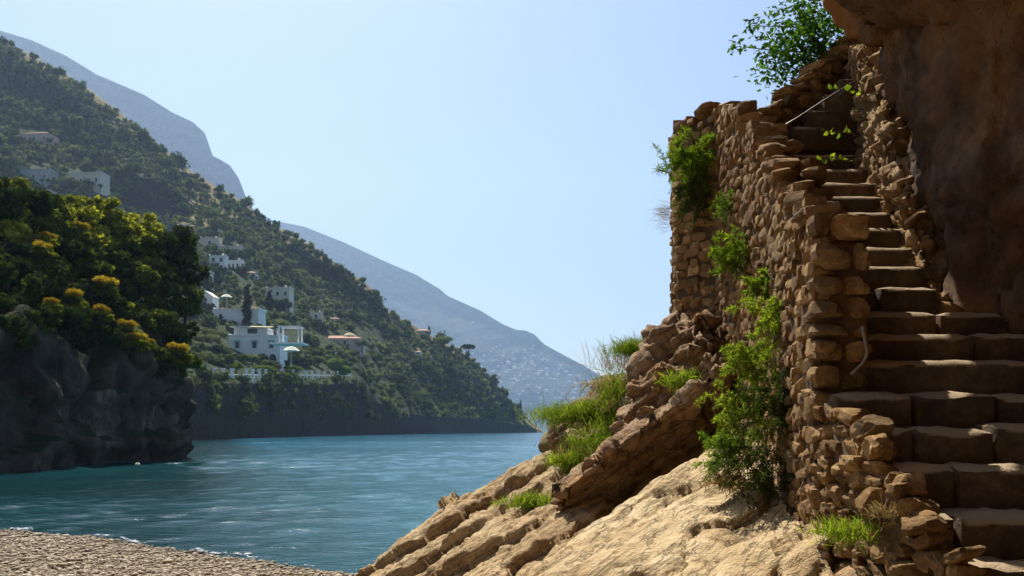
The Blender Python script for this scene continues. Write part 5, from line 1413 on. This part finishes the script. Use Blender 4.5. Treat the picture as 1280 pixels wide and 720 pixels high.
frond('dark shaded right half of the hanging plant beside the wall foot', 968, 500, 7.15, 54, 60, .30, (-.3, -.5, -.25), .07, .010, 50, L_deep)
frond('dark trailing lower end of the hanging plant', 955, 585, 6.95, 50, 50, .30, (-.3, -.5, -.35), .07, .010, 50, L_deep)
grass_tuft('orange dry leaves caught under the hanging plant', 915, 600, 7.15, 34, 260, .16, .014, L_dry, up=(-.3, -.5, 0), fan=.9, name='dry_stalks', cat='dry grass')
grass_tuft('faint dry twiggy tuft sticking out left of the wall corner', 838, 268, 11.4, 12, 150, .32, .004, L_dry, up=(-1, -.1, .25), fan=.3, name='dry_stalks', cat='dry grass', h_px=22)

# tree over the rising wall
def top_tree():
    root = empty('fig_tree', P(1052, 110, 11.2), 'leafy green tree leaning over the rising stone wall against the sky', 'tree')
    b = np.array(root.location); r = np.random.default_rng(8)
    m = MB(); ends = []
    trunk = [np.zeros(3) + (0.5, .2, -.6), np.zeros(3) + (.1, 0, .1), P(1030, 70, 11.1) - b, P(1010, 40, 11) - b]
    m.tube(trunk, [.07, .055, .04, .02], 7); m.obj('trunk', M_wood, root, smooth=True)
    m = MB()
    targets = [(1000, 30, 11), (975, 55, 10.9), (985, 85, 10.8), (1025, 22, 11.2), (1045, 40, 11.3), (1015, 60, 10.8), (1038, 62, 11), (995, 62, 11.2), (965, 78, 10.9), (940, 32, 11), (922, 58, 10.9), (1005, 8, 11), (1040, 14, 11.2), (990, 95, 11), (1030, 82, 10.9), (1008, 45, 10.6), (1020, 35, 10.7), (985, 40, 11.2)]
    for x, y, Y in targets:
        e = P(x, y, Y) - b; s = trunk[2] if y > 40 else trunk[3]
        s = s + r.normal(0, .03, 3); mid = (s + e) / 2 + r.normal(0, .05, 3) + (0, 0, .04)
        m.tube([s, mid, e], [.014, .009, .004], 5); ends.append((x, y, e, mid))
    m.obj('branches', M_wood, root, smooth=True)
    cs = []; ns = []
    for x, y, e, mid in ends:
        thin = x < 960
        n = 150 if not thin else 34
        cs.append(e + r.normal(size=(n, 3)) * (.17 if not thin else .06)); 
        if thin: cs.append(mid + (e - mid) * r.uniform(0, 1, (5, 1)) + r.normal(size=(5, 3)) * .03)
    c = np.concatenate(cs); n = len(c)
    nor = np.array((0, -.3, .7)) + r.normal(size=(n, 3)) * .6; nor /= np.linalg.norm(nor, axis=1, keepdims=True)
    V, F = cards(c, nor, r.uniform(.03, .055, n), r, .5)
    link('leaves', make_mesh('leaves', V, F, L_bush, False), root)
top_tree()

# broad leaved sprigs hanging beside the cliff strip
def sprig(label, px, py, Y, n, size):
    root = empty('leafy_sprig', P(px, py, Y), label, 'sprig'); r = np.random.default_rng(int(px + py))
    m = MB(); tip = np.array((-.22, -.12, .02)); m.tube([(.25, .12, .03), (.1, 0, .05), tip], [.007, .006, .003], 5); m.obj('stem', M_wood, root)
    for k in range(n):
        t = k / max(1, n - 1); p = np.array((.12, 0, .05)) * (1 - t) + tip * t
        d = np.array((r.uniform(-1, .4), r.uniform(-.5, .1), r.uniform(-.5, .6))); d /= np.linalg.norm(d)
        nrm = np.cross(d, (r.normal(), .3, r.normal())); nrm /= np.linalg.norm(nrm); sd = np.cross(d, nrm)
        L = size * r.uniform(.7, 1.2); pts = []
        prof = [(0, 0), (.2, .26), (.45, .38), (.7, .28), (1, 0)]
        V = [p + d * L * u + nrm * L * .12 * math.sin(u * 3) for u, w in prof] + [p + d * L * u + sd * L * w + nrm * L * (.1 + .12 * math.sin(u * 3)) for u, w in prof[1:4]] + [p + d * L * u - sd * L * w + nrm * L * (.1 + .12 * math.sin(u * 3)) for u, w in prof[1:4]]
        F = [(0, 5, 1), (1, 5, 6, 2), (2, 6, 7, 3), (3, 7, 4), (0, 1, 8), (1, 2, 9, 8), (2, 3, 10, 9), (3, 4, 10)]
        link('leaf', make_mesh('leaf', V, F, L_grass, True), root)
sprig('bright green broad leaf sprig at the end of the handrail', 1062, 119, 9.0, 6, .085)
sprig('leafy sprig over the top steps beside the stone strip', 1052, 172, 8.9, 9, .07)
sprig('lower leafy sprig beside the upper steps', 1050, 206, 8.7, 8, .07)

# a small float drifting by the headland
root = empty('buoy', P(172, 582, 52), 'tiny pale float on the water at the foot of the left headland', 'buoy')
m = MB(); m.add(ICO2[0] * (.16, .16, .14) + (0, 0, .05), [list(f) for f in ICO2[1]]); m.obj('float', M_canvas, root, smooth=True)
m = MB(); m.tube([(0, 0, .15), (0, 0, .32)], [.03, .02], 6); m.obj('top_ring', M_dark, root)

# ------------------------------------------------------------------ haze over the bay
m, nt, out = mat_new('haze'); t = NT(nt)
pv = t.n('ShaderNodeVolumePrincipled')
pv.inputs['Color'].default_value = (0.52, 0.71, 0.98, 1)
pv.inputs['Density'].default_value = 0.95e-4
pv.inputs['Anisotropy'].default_value = 0.4
t.l(pv.outputs[0], out.inputs['Volume'])
mb = MB(); mb.box(-4200, 4200, -120, 5400, -14, 1560)
mb.obj('haze', m, kind='stuff', label='pale blue haze lying over the bay')
